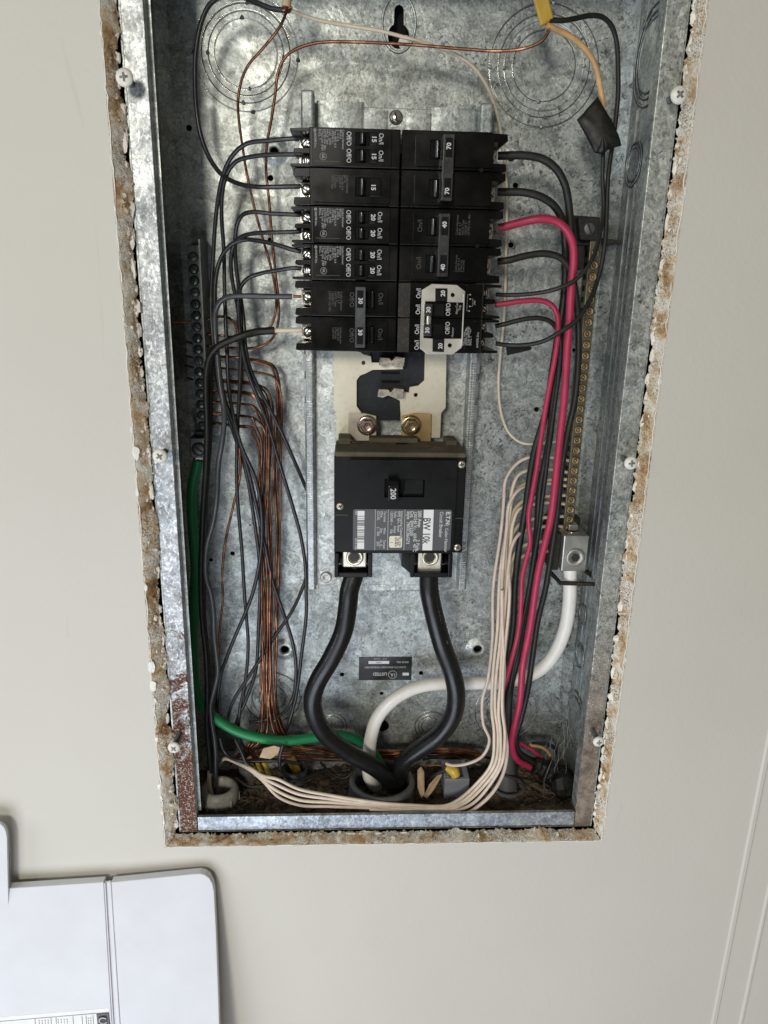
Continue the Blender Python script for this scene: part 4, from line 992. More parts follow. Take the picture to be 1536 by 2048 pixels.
# copper
CR = .98
cg = 'bare copper ground wires'
wire([(573, 22, 60), (558, 55, 50), (523, 100, 42), (497, 130, 38), (483, 162, 34), (476, 205, 32), (478, 245, 30), (484, 290, 28), (492, 340, 26), (507, 405, 24), (524, 468, 22), (541, 531, 22), (551, 586, 22), (551, 622, 22), (540, 655, 22), (512, 670, 22), (475, 674, 22), (440, 671, 21), (402, 668, 20)], CR, 'copper', 'bare copper wire winding down from the upper left splice to the ground bar', seed=11)
wire([(1097, 62, 62), (1085, 80, 60), (1052, 96, 56), (1000, 102, 52), (930, 98, 48), (860, 92, 46), (780, 87, 44), (700, 84, 42), (640, 85, 40), (602, 94, 38), (573, 111, 36), (557, 140, 34), (550, 190, 32), (543, 240, 30), (535, 285, 28), (532, 340, 26), (537, 400, 26), (543, 470, 26), (551, 540, 26), (557, 600, 26), (557, 640, 26), (546, 675, 26), (524, 692, 26), (490, 697, 24), (440, 694, 22), (402, 690, 20)], CR*1.1, 'copper', 'bare copper wire crossing the top from the yellow cable to the ground bar', seed=12)
wire([(333, 645, 28), (370, 644, 24), (405, 642, 20), (440, 633, 22), (460, 636, 24), (473, 652, 26), (478, 675, 28), (483, 710, 30), (484, 750, 32), (479, 810, 34), (477, 860, 36), (480, 944, 36), (466, 1012, 34), (450, 1094, 32), (444, 1163, 30), (446, 1190, 30), (441, 1250, 30), (438, 1300, 28), (436, 1370, 24)], CR*1.1, 'copper', 'lone bare copper wire curving down left of the copper bundle', seed=13)
rows = [711, 735, 758, 781, 803, 805, 827, 829, 847, 714, 761, 784, 849]
words = ['tenth', 'eleventh', 'twelfth', 'thirteenth', 'fourteenth', 'fourteenth', 'fifteenth', 'fifteenth', 'sixteenth', 'tenth', 'twelfth', 'thirteenth', 'sixteenth']
turn = [560, 563, 547, 538, 532, 527, 536, 523, 519, 555, 542, 534, 525]
low = [553, 549, 545, 540, 535, 531, 538, 527, 522, 551, 542, 533, 525]
fan = [572, 568, 560, 550, 540, 528, 556, 520, 512, 565, 548, 534, 518]
for k in range(13):
    y = rows[k]; tx_ = turn[k]; h0 = 16+(k % 4)*4; rr = random.Random(k+40); j = lambda a: rr.uniform(-a, a)
    end = [(fan[k], 1468, h0+16)]
    if k in (0, 1, 2, 6, 9, 10): end += [(fan[k]+30, 1492, 34), (660, 1500+j(4), 30), (760, 1506+j(5), 26), (870, 1502+j(5), 24), (950, 1506+j(5), 22), (985, 1518, 18)]
    elif k in (3, 4): end += [(fan[k]+20, 1490, 36), (640, 1505+j(4), 34), (720, 1524, 30), (770, 1548, 30)]
    else: end += [(fan[k]-14, 1490, 40), (478+j(6), 1510, 34), (460, 1530, 26)]
    wire([(400, y, 20), (430, y+j(2), 20+k), (470, y+3+j(2), 24), (505, y+8, h0+8), (tx_-14, y+20, h0+6), (tx_-3, y+45, h0+4), (tx_, y+90, h0+2), (tx_-2+j(3), 960, h0), (tx_-3+j(4), 1060, h0), ((tx_+low[k])/2+j(3), 1160, h0+2), (low[k]+j(3), 1260, h0+4), (low[k]+j(2), 1360, h0+6), (low[k]+j(2), 1410, h0+8)]+end,
         CR*(1.08 if k % 3 == 0 else .95), 'copper', 'bare copper wire from the %s screw of the ground bar%s' % (words[k], (', taking the wider turn' if k in (4, 6) else (', taking the tighter turn' if k in (5, 7) else (', paired inside its neighbour' if k > 8 else '')))), group=cg, seed=50+k, n=8)
for k, (a, b, ln) in enumerate(((372, 683, 8), (366, 711, 12), (370, 731, 9), (373, 755, 9))):
    m = MB(); p = H(385, b+4, 20); q = H(a, b, 24); m.tube([p, q], [1.0, .8], 8)
    build(m, 'wire_end', 'copper', label='cut copper wire end poking out left of the ground bar, %s of four' % ('topmost', 'second', 'third', 'lowest')[k], cat='wire end', group='copper wire ends left of the ground bar')
m = MB(); rr = random.Random(77)                 # flattened copper strands along the bottom behind the hub
for k in range(7):
    y = 1496+k*3.2
    m.tube(spline([H(470+rr.uniform(0, 30), y+8, 22), H(560, y+rr.uniform(-3, 3), 20+k), H(650, y+3+rr.uniform(-3, 3), 18+k), H(760, y+6, 16+k), H(860, y+rr.uniform(-3, 3), 14+k), H(955+rr.uniform(-8, 8), y+3, 14)], 4), .8, 6)
build(m, 'copper_wire_tangle', 'copper', label='tangle of bare copper strands lying along the bottom of the back panel', cat='copper wires', kind='stuff')

# thin white wire from the upper left splice
wire([(575, 20, 60), (590, 24, 58), (604, 30, 54), (640, 41, 50), (700, 52, 46), (760, 62, 44), (810, 75, 42), (860, 90, 40), (905, 106, 38), (942, 130, 34), (968, 162, 30), (985, 198, 26), (998, 240, 22), (1006, 290, 16), (1012, 360, 12), (1013, 450, 10), (1011, 560, 10), (1006, 650, 12), (1001, 710, 16), (998, 780, 18), (1004, 832, 20), (1018, 866, 22), (1042, 885, 24), (1068, 888, 24), (1108, 884, 22), (1148, 880, 20)], 1.25, 'wwhite', 'single thin white wire from the upper left splice down the right edge of the breakers', seed=21)
m = MB(); q = H(573, 20, 61); m.blob(q, 2.2, 4, (1.2, 1, .9), 2); m.tube([H(566, 22, 61), H(585, 14, 62)], [1.6, .8], 8); build(m, 'wire_splice', 'copper', label='twisted copper wire splice at the upper left of the panel', cat='wire splice')
m = MB(); m.tube(spline([H(580, -40, 60), H(575, -8, 61), H(572, 14, 61)], 3), 3.2, 10); build(m, 'cable_jacket', 'kraft', label='short pale cable jacket end hanging at the top left', cat='cable jacket')
# yellow cable jacket upper right (flat, open ended)
m = MB(); qa, qb, qc, qd = H(1056, -40, 66), H(1090, -40, 66), H(1108, 36, 62), H(1082, 52, 62)
vs = [qa, qb, qc, qd]; vs2 = [(v[0]+1, v[1]+5, v[2]) for v in vs]; m.add(vs+vs2, [(0, 1, 2, 3), (4, 7, 6, 5), (0, 4, 5, 1), (1, 5, 6, 2), (3, 2, 6, 7), (0, 3, 7, 4)])
build(m, 'cable_jacket', 'jacket', label='flat yellow cable jacket entering at the top right', cat='cable jacket', bevel=1.4, seg=4)
wire([(1094, 50, 60), (1110, 58, 58), (1140, 72, 54), (1163, 90, 50), (1180, 110, 48), (1192, 135, 46), (1198, 165, 44), (1203, 195, 44), (1206, 215, 44)], 2.1, 'wyel', 'yellowed white wire from the yellow cable into the black tape fold', seed=22)
wire([(1098, 40, 60), (1125, 41, 58), (1150, 37, 54), (1180, 31, 50), (1205, 34, 46), (1224, 52, 42), (1234, 85, 38), (1236, 130, 36), (1235, 190, 36), (1230, 240, 36), (1224, 290, 38), (1217, 350, 42), (1214, 420, 46), (1210, 480, 50), (1198, 550, 54), (1178, 605, 62), (1152, 642, 67), (1120, 664, 68), (1090, 681, 66), (1050, 690, 60), (1012, 690, 56), (992, 687, 56)], 1.75, 'wblackr', 'black wire arching from the yellow cable down to the lowest screw of the quad breaker', seed=23)
wire([(1206, 300, 42), (1205, 350, 44), (1208, 420, 48), (1200, 470, 56), (1183, 520, 64), (1152, 558, 67), (1112, 578, 66), (1060, 588, 60), (1010, 590, 56), (992, 589, 56)], 1.6, 'wblackr', 'black wire from the tape fold to the top screw of the quad breaker', seed=24)
# the fold of black tape
fold = [H(*p) for p in ((1195, 194, 48), (1155, 240, 48), (1190, 305, 50), (1203, 308, 50), (1215, 300, 50), (1243, 290, 50), (1233, 262, 50))]
n_ = len(fold); cen = np.mean(np.array(fold), axis=0); rt = random.Random(6)
rings = []
for q_, dy in ((1., 1.6), (1.02, -.2), (.90, -1.7), (.55, -2.9)):
    rg = []
    for i in range(n_):
        for k in range(4):
            a, b = np.array(fold[i]), np.array(fold[(i+1) % n_]); p = a+(b-a)*k/4; p = cen+(p-cen)*q_
            rg.append((p[0]+rt.uniform(-.35, .35), p[1]+dy+rt.uniform(-.5, .5), p[2]+rt.uniform(-.35, .35)))
    rings.append(rg)
L_ = len(rings[0]); m = MB(); vs = [v for rg in rings for v in rg]+[(cen[0]-1.5, cen[1]-3.4, cen[2]+2), (cen[0], cen[1]+2.4, cen[2])]
fs = [(a*L_+i, a*L_+(i+1) % L_, (a+1)*L_+(i+1) % L_, (a+1)*L_+i) for a in range(3) for i in range(L_)]
fs += [(3*L_+i, 3*L_+(i+1) % L_, 4*L_) for i in range(L_)]+[((i+1) % L_, i, 4*L_+1) for i in range(L_)]
m.add(vs, fs, True)
build(m, 'tape_fold', 'tape', label='folded square of black electrical tape hanging at the upper right', cat='tape')
# black flap at the quad breaker
fl_ = [H(*p) for p in ((1012, 688, 52), (1064, 694, 50), (1062, 700, 50), (1014, 711, 52))]
bk = [(v[0], v[1]+1.2, v[2]) for v in fl_]; m = MB(); m.add(fl_+bk, [(0, 1, 2, 3), (7, 6, 5, 4)]+[(i, (i+1) % 4, 4+(i+1) % 4, 4+i) for i in range(4)]); build(m, 'tape_flap', 'tape', label='loose flap of black tape beside the lowest screw of the quad breaker', cat='tape')
# right hand blacks and reds
wire([(995, 312, 52), (1020, 311, 53), (1050, 311, 54), (1085, 318, 54), (1112, 337, 54), (1130, 370, 52), (1138, 420, 50), (1141, 480, 48), (1140, 540, 46), (1135, 620, 44), (1125, 700, 42), (1112, 770, 42), (1098, 880, 44), (1080, 970, 46), (1075, 1053, 46), (1069, 1108, 46), (1056, 1200, 48), (1046, 1260, 48), (1034, 1320, 48), (1022, 1370, 46), (1018, 1430, 46), (1022, 1490, 42), (1050, 1520, 40), (1095, 1540, 38)], 2.9, 'wblackr', 'thick black wire from the upper 70 screw', seed=31, n=14)
wire([(995, 384, 52), (1020, 384, 53), (1048, 385, 54), (1082, 394, 54), (1110, 414, 52), (1126, 445, 50), (1131, 500, 46), (1128, 580, 42), (1118, 660, 42), (1106, 740, 42), (1094, 815, 42), (1069, 903, 44), (1051, 1012, 44), (1038, 1094, 44), (1031, 1163, 44), (1026, 1248, 44), (1019, 1310, 44), (1011, 1366, 42), (1009, 1426, 40), (1018, 1485, 38), (1048, 1512, 38), (1100, 1535, 36)], 2.9, 'wblackr', 'thick black wire from the lower 70 screw', seed=32, n=14)
wire([(996, 456, 56), (1015, 452, 57), (1045, 444, 58), (1080, 438, 60), (1108, 441, 60), (1131, 457, 60), (1145, 487, 60), (1147, 520, 60), (1142, 570, 60), (1139, 640, 60), (1135, 700, 60), (1130, 780, 60), (1123, 850, 60), (1117, 910, 60), (1110, 970, 60), (1101, 1035, 60), (1089, 1090, 60), (1077, 1145, 60), (1068, 1200, 60), (1059, 1260, 60), (1047, 1330, 60), (1040, 1400, 60), (1028, 1455, 58), (1024, 1490, 54), (1034, 1518, 50), (1060, 1535, 46)], 3.0, 'wred', 'thick red wire from the upper 40 screw', seed=33, n=16)
wire([(996, 523, 54), (1020, 520, 56), (1050, 512, 56), (1088, 507, 56), (1118, 514, 56), (1138, 535, 54), (1148, 570, 52), (1154, 610, 50), (1157, 660, 48), (1156, 720, 46), (1149, 800, 46), (1135, 870, 48), (1122, 950, 48), (1114, 1030, 48), (1103, 1110, 50), (1090, 1180, 50), (1076, 1235, 50), (1065, 1317, 50), (1054, 1385, 50), (1041, 1440, 50), (1032, 1480, 48), (1042, 1508, 46), (1075, 1530, 42), (1105, 1545, 38)], 2.6, 'wblackr', 'black wire from the lower 40 screw', seed=34, n=12)
wire([(990, 610, 56), (1010, 607, 57), (1045, 602, 58), (1080, 601, 58), (1103, 610, 58), (1115, 632, 58), (1116, 670, 58), (1111, 715, 58), (1101, 765, 58), (1090, 820, 58), (1081, 880, 58), (1073, 940, 58), (1064, 990, 58), (1057, 1030, 58), (1058, 1060, 58), (1060, 1085, 58), (1052, 1120, 58), (1045, 1155, 58), (1043, 1200, 58), (1038, 1255, 58), (1024, 1318, 56), (1010, 1370, 54), (996, 1415, 52), (992, 1455, 50), (998, 1485, 46), (1022, 1505, 42), (1060, 1520, 38)], 2.1, 'wred', 'thinner red wire from the second screw of the quad breaker', seed=35, n=12)
wire([(990, 652, 56), (1010, 648, 57), (1045, 639, 58), (1075, 636, 58), (1098, 641, 57), (1113, 655, 55), (1121, 680, 52), (1119, 730, 50), (1112, 790, 50), (1104, 850, 50), (1094, 920, 50), (1084, 1000, 50), (1078, 1060, 50), (1066, 1130, 50), (1050, 1220, 50), (1036, 1300, 50), (1022, 1360, 48), (1014, 1420, 46), (1016, 1480, 42), (1045, 1515, 38), (1090, 1540, 36)], 1.9, 'wblackr', 'thin black wire from the third screw of the quad breaker', seed=36)
# white neutrals: from the bar, down, and along the bottom
wl = [('topmost', 916), ('second', 940), ('third', 968), ('fourth', 1005), ('lowest', 1052)]
tops = [(1008, 985), (1018, 985), (1012, 1010), (1022, 1030), (1018, 1070)]
xm_ = [992, 999, 1006, 1013, 1020]
for k in range(5):
    rr = random.Random(90+k); y = wl[k][1]; hh = 34+k*3
    xa = xm_[k]
    top = [(1142, y+6, 22), (1110, y, 28), (1062, y-2+k*2, 34), (1038, y+8+k*2, hh), (tops[k][0]+6, y+40, hh+2), (tops[k][0], y+90, hh+4)]
    bot = [(xa-2, 1180, hh+12), (xa-6-k*.5, 1280, hh+18), (xa-13, 1360, hh+24), (xa-16, 1420, hh+28), (xa-10, 1470, hh+34), (xa-14, 1525, hh+42), (975-(4-k)*8, 1575-(4-k)*2, 76+k*2), (938-(4-k)*8, 1610-(4-k)*3, 84+k), (890, 1624-(4-k)*4, 87+k), (820, 1622-(4-k)*4, 88), (740, 1616-(4-k)*4.5, 88), (660, 1612-(4-k)*7, 88), (600, 1610-(4-k)*10.5, 86), (556, 1594-(4-k)*12, 82), (524, 1562-(4-k)*4, 72), (500, 1541-(4-k)*2, 62), (475, 1526, 48), (450, 1517, 40), (438, 1530, 36)]
    if k == 0: bot = [(xa-4, 1180, 44), (xa-9, 1280, 46), (xa-16, 1360, 48), (xa-27, 1400, 50), (xa-26, 1450, 54), (xa-14, 1480, 58), (965, 1512, 60), (935, 1527, 60), (905, 1530, 56), (893, 1526, 54)]
    wire(top+bot, 1.45, 'wwhite' if k % 2 else 'wwhite2', 'white neutral wire, %s of five long ones%s' % (wl[k][0], ', ending at the yellow wire nut' if k == 0 else ' swept along the bottom flange'), group='white neutral wires', seed=100+k, n=10, wob=.55)
for k, y in enumerate((958, 990, 1032, 1080, 1100)):
    wire([(1140, y, 22), (1100, y+2, 26), (1050, y+10, 30), (1030, y+28, 34), (1020, y+60, 38), (1014-k, y+110, 42), (1010-k, min(1300, y+200), 44), (1006, 1340, 46), (998, 1400, 46), (995, 1450, 46), (1000, 1490, 40)], 1.5, 'wwhite', 'short white neutral wire tucked behind the black feeders, %s from the top' % ('first', 'second', 'third', 'fourth', 'fifth')[k], group='short white neutral wires', seed=120+k, n=8)
wire([(1004, 1180, 62), (1006, 1260, 64), (1008, 1340, 66), (1005, 1400, 68), (1010, 1455, 70), (1014, 1500, 74), (1006, 1545, 78), (988, 1580, 84), (962, 1608, 89), (930, 1628, 90), (880, 1629, 90), (820, 1624, 90), (740, 1618, 89)], 1.6, 'wwhite2', 'outermost pinkish white wire in front of the red wires at the bottom right', seed=130)

# service cables
zc7 = zoomed(600, 1180, 3.657)
wire([(712, 1120, 70), (708, 1150, 72)]+[(*zc7(*p), h) for p, h in (((362, 0), 74), ((350, 110), 75), ((318, 300), 77), ((228, 500), 78), ((125, 680), 78), ((92, 800), 78), ((112, 930), 76), ((190, 1060), 72), ((350, 1185), 66), ((500, 1270), 62), ((590, 1330), 58), ((670, 1400), 54))]+[W3(QZ(790, 1580, 0))], 8.0, 'wbig', 'thick black feeder cable on the left, from the left main lug to the hub', cat='cable', n=24, name='feeder_cable', wob=0)
wire([(862, 1120, 70), (858, 1150, 71)]+[(*zc7(*p), h) for p, h in (((945, 0), 73), ((958, 80), 74), ((985, 200), 76), ((1040, 400), 78), ((1112, 600), 78), ((1142, 750), 78), ((1125, 900), 76), ((1040, 1040), 72), ((900, 1150), 66), ((790, 1230), 60), ((735, 1310), 54), ((715, 1400), 50))]+[W3(QZ(786, 1576, 0))], 8.0, 'wbig', 'thick black feeder cable on the right, from the right main lug to the hub', cat='cable', n=24, name='feeder_cable', wob=0)
wire([(1140, 1120, 34), (1140, 1160, 34), (1139, 1200, 33), (1132, 1250, 32), (1113, 1300, 30), (1085, 1335, 28), (1050, 1354, 26), (1000, 1365, 24), (950, 1366, 24), (890, 1367, 26), (835, 1374, 28), (787, 1399, 32), (755, 1435, 36), (743, 1470, 40), (738, 1510, 44), (738, 1550, 48)]+[W3(QZ(752, 1578, 0))], 6.1, 'wcream', 'thick ivory neutral cable arching from the lug to the hub', cat='cable', n=22, name='neutral_cable', wob=0)
wire([(397, 920, 22), (391, 945, 22), (385, 977, 22), (384, 1026, 22), (387, 1080, 22), (391, 1135, 24), (389, 1180, 26), (387, 1262, 28), (387, 1317, 32), (390, 1371, 36), (403, 1408, 40), (430, 1436, 44), (471, 1461, 46), (526, 1477, 46), (581, 1481, 44), (630, 1475, 40), (682, 1470, 34), (716, 1480, 30), (745, 1504, 30), (762, 1530, 34)]+[W3(QZ(770, 1556, 0))], 4.5, 'wgreen', 'green ground cable sweeping down the left and across to the hub', cat='cable', n=18, name='ground_cable', wob=.1)

fd = [o for o in wires if o.name.startswith('feeder_cable')]
def cable_print(o, path, off, side):
    m = MB(); sp = spline([H(*p) for p in path], 1.6); rp = random.Random(len(path)+side)
    for i in range(2, len(sp)-2):
        if (i//9) % 3 == 2: continue
        tn = (sp[i+1]-sp[i-1]).normalized(); sd = Vector((tn.z, 0, -tn.x)).normalized()*side
        c = sp[i]+sd*off+Vector((0, -math.sqrt(max(0, 8.05**2-off**2))-.05, 0)); h_ = rp.uniform(.5, 1.)
        for q_ in (-1, 1):
            a_ = c+tn*.35*q_; m.tube([a_-sd*h_, a_+sd*h_*rp.uniform(-.4, 1)], .12, 4)
    build(m, 'faint_print', 'inkmid', o, kind='stuff')
cable_print(fd[0], [(701, 1165, 74), (699, 1180, 74), (696, 1210, 75), (687, 1262, 77), (662, 1317, 78), (634, 1366, 78)], 4.5, 1)
cable_print(fd[1], [(858, 1180, 73), (861, 1202, 74), (869, 1235, 76), (884, 1289, 78)], 4.5, -1)

# ================================================================ FITTINGS ALONG THE BOTTOM
# threaded hub
hx, hy = -4., 42.
hub = thing('conduit_hub', (hx, hy, 0), 'round grey threaded conduit hub in the middle of the bottom', 'conduit fitting')
m = MB(); m.lathe((hx, hy, 0), (0, 0, 1), [(31, 1), (31.5, 5), (29.5, 7), (29.5, 9), (30.5, 10), (29.5, 11.4), (30.5, 12.8), (29.5, 14.2), (30.4, 15.6), (30.8, 19), (29.5, 21.5), (26.2, 21.8), (25.6, 19), (25.4, 2)], 48); build(m, 'threaded_ring', 'pvc', hub)
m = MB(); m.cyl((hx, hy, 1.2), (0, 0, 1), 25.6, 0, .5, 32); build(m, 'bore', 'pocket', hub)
# white bushing in the left corner
q = QZ(438, 1578, 16); bxx, byy = q[0], q[1]
bu = thing('plastic_bushing', (bxx, byy, 0), 'dirty white plastic bushing in the bottom left corner', 'conduit fitting')
m = MB(); m.lathe((bxx, byy, 0), (0, 0, 1), [(14, 0), (16.5, 3), (18, 8), (18, 14), (16, 18.5), (12.8, 19.6), (11.2, 18), (10.8, 2)], 36); build(m, 'ring', 'pvclight', bu)
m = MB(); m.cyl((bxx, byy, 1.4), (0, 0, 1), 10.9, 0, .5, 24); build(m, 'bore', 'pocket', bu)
m = MB()
for a in range(0, 360, 45): m.box(bxx+17.6*math.cos(math.radians(a))-1.2, bxx+17.6*math.cos(math.radians(a))+1.2, byy+17.6*math.sin(math.radians(a))-1.2, byy+17.6*math.sin(math.radians(a))+1.2, 5, 13)
build(m, 'grip_lug', 'pvclight', bu, bevel=.5)
# cable cups left
def cup(px, py, label, mat='pvc', r_=8.5, hgt=17, tilt=0., bore=True, cable=None):
    q = QZ(px, py, hgt); t = thing('cable_connector', (q[0], q[1], 0), label, 'cable connector')
    m = MB(); m.lathe((q[0], q[1], 0), (tilt, 0, 1), [(r_*.9, 0), (r_*.95, hgt*.5), (r_*1.05, hgt), (r_*.86, hgt+.4), (r_*.8, 3)], 26); build(m, 'cup', mat, t)
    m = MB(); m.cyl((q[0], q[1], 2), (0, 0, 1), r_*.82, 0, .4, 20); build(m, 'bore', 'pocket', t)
    return t, q
t, q = cup(590, 1535, 'grey cup connector with a yellow cable jacket inside, left of the hub', r_=12)
m = MB(); m.tube(spline([(q[0]+3, q[1], 2), (q[0]+1, q[1], 14), (q[0]-5, q[1]+4, 26)], 2), [5]*12 if False else 4.6, 12); build(m, 'cable_jacket', 'jacket', label='yellow cable jacket rising out of the grey cup connector', cat='cable jacket')
t, q2 = cup(498, 1525, 'grey cup connector nearest the left bushing, holding black wires', r_=10, hgt=20)
m = MB(); m.tube(spline([H(520, 1530, 40), H(510, 1515, 36), H(500, 1495, 28)], 2), 2.4, 10); build(m, 'bare_wire_end', 'copper', label='orange copper stub standing in the connector near the left bushing', cat='wire end')
m = MB()
for k in range(3): m.tube(spline([H(500+k*13, 1522, 50), H(508+k*13, 1540, 56), H(512+k*14, 1552, 60)], 2), 1.9, 8)
build(m, 'cable_jacket', 'wirenut', label='frayed yellow cable jackets lying under the white wires at the left', cat='cable jacket')
m = MB(); pts = [H(*p) for p in ((519, 1515, 62), (527, 1497, 60), (548, 1492, 60), (560, 1495, 60), (556, 1508, 62), (541, 1518, 64))]; bk = [(a, b+1, c) for a, b, c in pts]
m.add(pts+bk, [tuple(range(6)), tuple(range(11, 5, -1))]+[(i, (i+1) % 6, 6+(i+1) % 6, 6+i) for i in range(6)]); build(m, 'paper_scrap', 'kraft', label='tan leaf-shaped paper scrap under the green cable', cat='paper scrap')
for k, (lab, P_) in enumerate((('left arm of the V of tan paper strips right of the hub', [(835, 1540, 52), (842, 1534, 52), (848, 1545, 54), (849, 1590, 66), (843, 1597, 68), (835, 1575, 62)]), ('right arm of the V of tan paper strips right of the hub', [(880, 1545, 54), (884, 1551, 54), (868, 1580, 62), (853, 1598, 68), (848, 1592, 68), (858, 1570, 60)]))):
    m = MB(); pts = [H(*p) for p in P_]; bk = [(a+.3, b+1.1, c) for a, b, c in pts]; n_ = len(pts)
    m.add(pts+bk, [tuple(range(n_)), tuple(range(2*n_-1, n_-1, -1))]+[(i, (i+1) % n_, n_+(i+1) % n_, n_+i) for i in range(n_)]); build(m, 'paper_strip', 'kraft', label=lab, cat='paper strip')
# right grey clamp block with a U-shaped hole
t = thing('clamp_block', (68, 60, 0), 'light grey plastic clamp block right of the hub', 'cable connector')
c0, c1 = QZ(888, 1600, 3), QZ(940, 1533, 22)
zc9 = zoomed(600, 1180, 3.657); pf = lambda a, b, y: Q(*zc9(a, b), y)
y9 = 40; A, B_, Cc, D_ = pf(1055, 1400, y9), pf(1235, 1400, y9), pf(1235, 1520, y9), pf(1055, 1510, y9)
xa, xb = A[0], B_[0]; zt = A[2]
m = MB(); m.box(xa, xb, 36, 40, 0, 24); m.box(xa, xa+5, 40, 66, 0, 24); m.box(xb-5, xb, 40, 66, 0, 24); m.box(xa+5, xb-5, 58, 66, 0, 24); build(m, 'block', 'clampgrey', t, bevel=.8)
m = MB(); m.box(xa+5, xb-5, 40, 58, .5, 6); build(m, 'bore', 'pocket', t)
m = MB(); q = H(908, 1543, 58); q_ = H(892, 1535, 56); m.tube([q_, ((q[0]+q_[0])/2, (q[1]+q_[1])/2, (q[2]+q_[2])/2), q, (q[0]+2, q[1]-1, q[2]-4)], [2.2, 4, 5.2, 4.6], 14); build(m, 'wire_nut', 'wirenut', label='yellow wire nut beside the grey clamp block', cat='wire nut')
wire([(893, 1540, 56), (875, 1548, 54), (862, 1558, 52), (850, 1572, 46), (842, 1590, 40)], 1.6, 'wblack', 'short black wire from the yellow wire nut towards the hub', seed=140)
wire([(893, 1531, 54), (870, 1530, 50), (845, 1534, 46), (830, 1545, 40)], .8, 'copper', 'thin dull wire from the yellow wire nut towards the hub', seed=141)
# grey cone pipe right
q = QZ(1022, 1585, 4); t = thing('pipe_stub', (q[0], q[1]+8, 0), 'grey plastic pipe stub rising right of the white wires', 'conduit fitting')
cx, cy = q[0], q[1]+10
m = MB(); m.tube([(cx-2, cy, 1), (cx-3, cy+6, 26), (cx-4, cy+9, 44)], [10.5, 8.6, 7.2], 22); build(m, 'pipe', 'pvc', t)
m = MB(); m.lathe((cx-1, cy-1, 0), (0, 0, 1), [(17, 1), (16.4, 5), (13.5, 6), (12.6, 3)], 30); build(m, 'collar', 'pvc', t)
# black taped bundle lower right
m = MB(); pth = [H(1068, 1528, 44), H(1100, 1545, 42), H(1120, 1560, 44)]; q = QZ(1128, 1585, 3)
sp = spline(pth+[(q[0]-2, q[1], 14), (q[0], q[1], 0)], 2.5); rl = random.Random(8); m.tube(sp, [(7+5*math.sin(i/len(sp)*2.6))*(1+rl.uniform(-.13, .13)) for i in range(len(sp))], 11)
m.v = [(a+rl.uniform(-.9, .9), b+rl.uniform(-.9, .9), c+rl.uniform(-.9, .9)) for a, b, c in m.v]
build(m, 'taped_cable', 'tape', label='lump of black tape wrapping the cable at the bottom right corner', cat='taped cable', smooth=False, bevel=.6)
wire([(1060, 1490, 36), (1085, 1495, 30), (1100, 1510, 28), (1104, 1530, 32), (1095, 1545, 36)], 1.6, 'wyel', 'small orange wire looping beside the taped lump', seed=142)
wire([(1040, 1487, 40), (1065, 1500, 38), (1090, 1522, 36), (1102, 1540, 36)], 1.9, 'wred', 'short red wire tail entering the taped lump', seed=143)
wire([(1065, 1487, 30), (1095, 1488, 26), (1112, 1500, 24), (1118, 1525, 28)], 1.9, 'wblack', 'short black wire arching into the taped lump', seed=144)
for k, (p_, lab) in enumerate((([(470, 1480, 50), (483, 1505, 56), (492, 1525, 60), (505, 1535, 60)], 'short black wire loop left of the tan paper scrap'),
                               ([(566, 1490, 60), (560, 1515, 62), (562, 1540, 62), (575, 1555, 60), (590, 1566, 60)], 'black wire curling past the grey cup connector'),
                               ([(440, 1475, 44), (448, 1500, 46), (462, 1515, 50), (490, 1522, 54), (560, 1522, 56), (600, 1528, 50)], 'black wire lying along the connectors at the lower left'))):
    wire(p_, 1.6, 'wblack', lab, seed=150+k)

for k, p_ in enumerate(([(520, 1545, 62), (560, 1562, 66), (610, 1556, 64), (655, 1540, 56)], [(640, 1525, 40), (665, 1548, 52), (690, 1556, 58), (705, 1545, 56)],
                        [(470, 1555, 62), (500, 1572, 70), (540, 1570, 70), (575, 1582, 74)], [(845, 1520, 34), (880, 1512, 28), (930, 1518, 30), (975, 1530, 36)], [(950, 1540, 44), (975, 1556, 56), (1000, 1548, 50), (1040, 1560, 56)])):
    wire(p_, 1.3, 'tape', 'short dirty dark wire end lying '+('under the grey cup connector left of the hub', 'in the dirt just left of the hub', 'lowest in the dirt by the left bushing', 'behind the grey clamp block', 'by the grey pipe stub')[k], group='dirty wire ends in the bottom of the box', seed=170+k, wob=.6)
# ================================================================ COVER SCREWS
def cover_screw(px, py, yh, r_, label):
    q = Q(px, py, yh); t = thing('cover_screw', (q[0], 0, q[2]), label, 'screw', 'white painted cover screws round the box')
    m = MB(); m.tube([(q[0], yh+.3, q[2]), (q[0], 12, q[2])], 2.0, 12)
    for k in range(14): m.ring((q[0], yh+2.5+k*1.4, q[2]), (0, 1, 0), 2.0, .32, 14, 4)
    build(m, 'shank', 'gbar', t)
    m = MB(); m.lathe((q[0], yh, q[2]), (0, -1, 0), [(2, -3.2), (r_, -.4), (r_, .3), (r_*.82, 1.3), (r_*.45, 1.9), (.01, 2.)], 30); hd = build(m, 'head', 'screw_white', t)
    m = MB(); a = random.uniform(0, 1.5)
    for k in (0, 1):
        b = a+k*math.pi/2; c, sn = math.cos(b), math.sin(b); L = r_*.48; w_ = r_*.13
        m.prism([(q[0]+c*L-sn*w_, q[2]+sn*L+c*w_), (q[0]-c*L-sn*w_, q[2]-sn*L+c*w_), (q[0]-c*L+sn*w_, q[2]-sn*L-c*w_), (q[0]+c*L+sn*w_, q[2]+sn*L-c*w_)], yh-2.1-.02*k, yh-.5)
    m.blob((q[0]+.3, yh-2.0, q[2]), r_*.26, px, (1, .3, 1), 1)
    build(m, 'cross_recess', 'worn_recess', hd)
cover_screw(249, 155, -17, 5.4, 'white cover screw at the upper left of the box')
cover_screw(1358, 190, -16, 5.5, 'white cover screw at the upper right of the box')
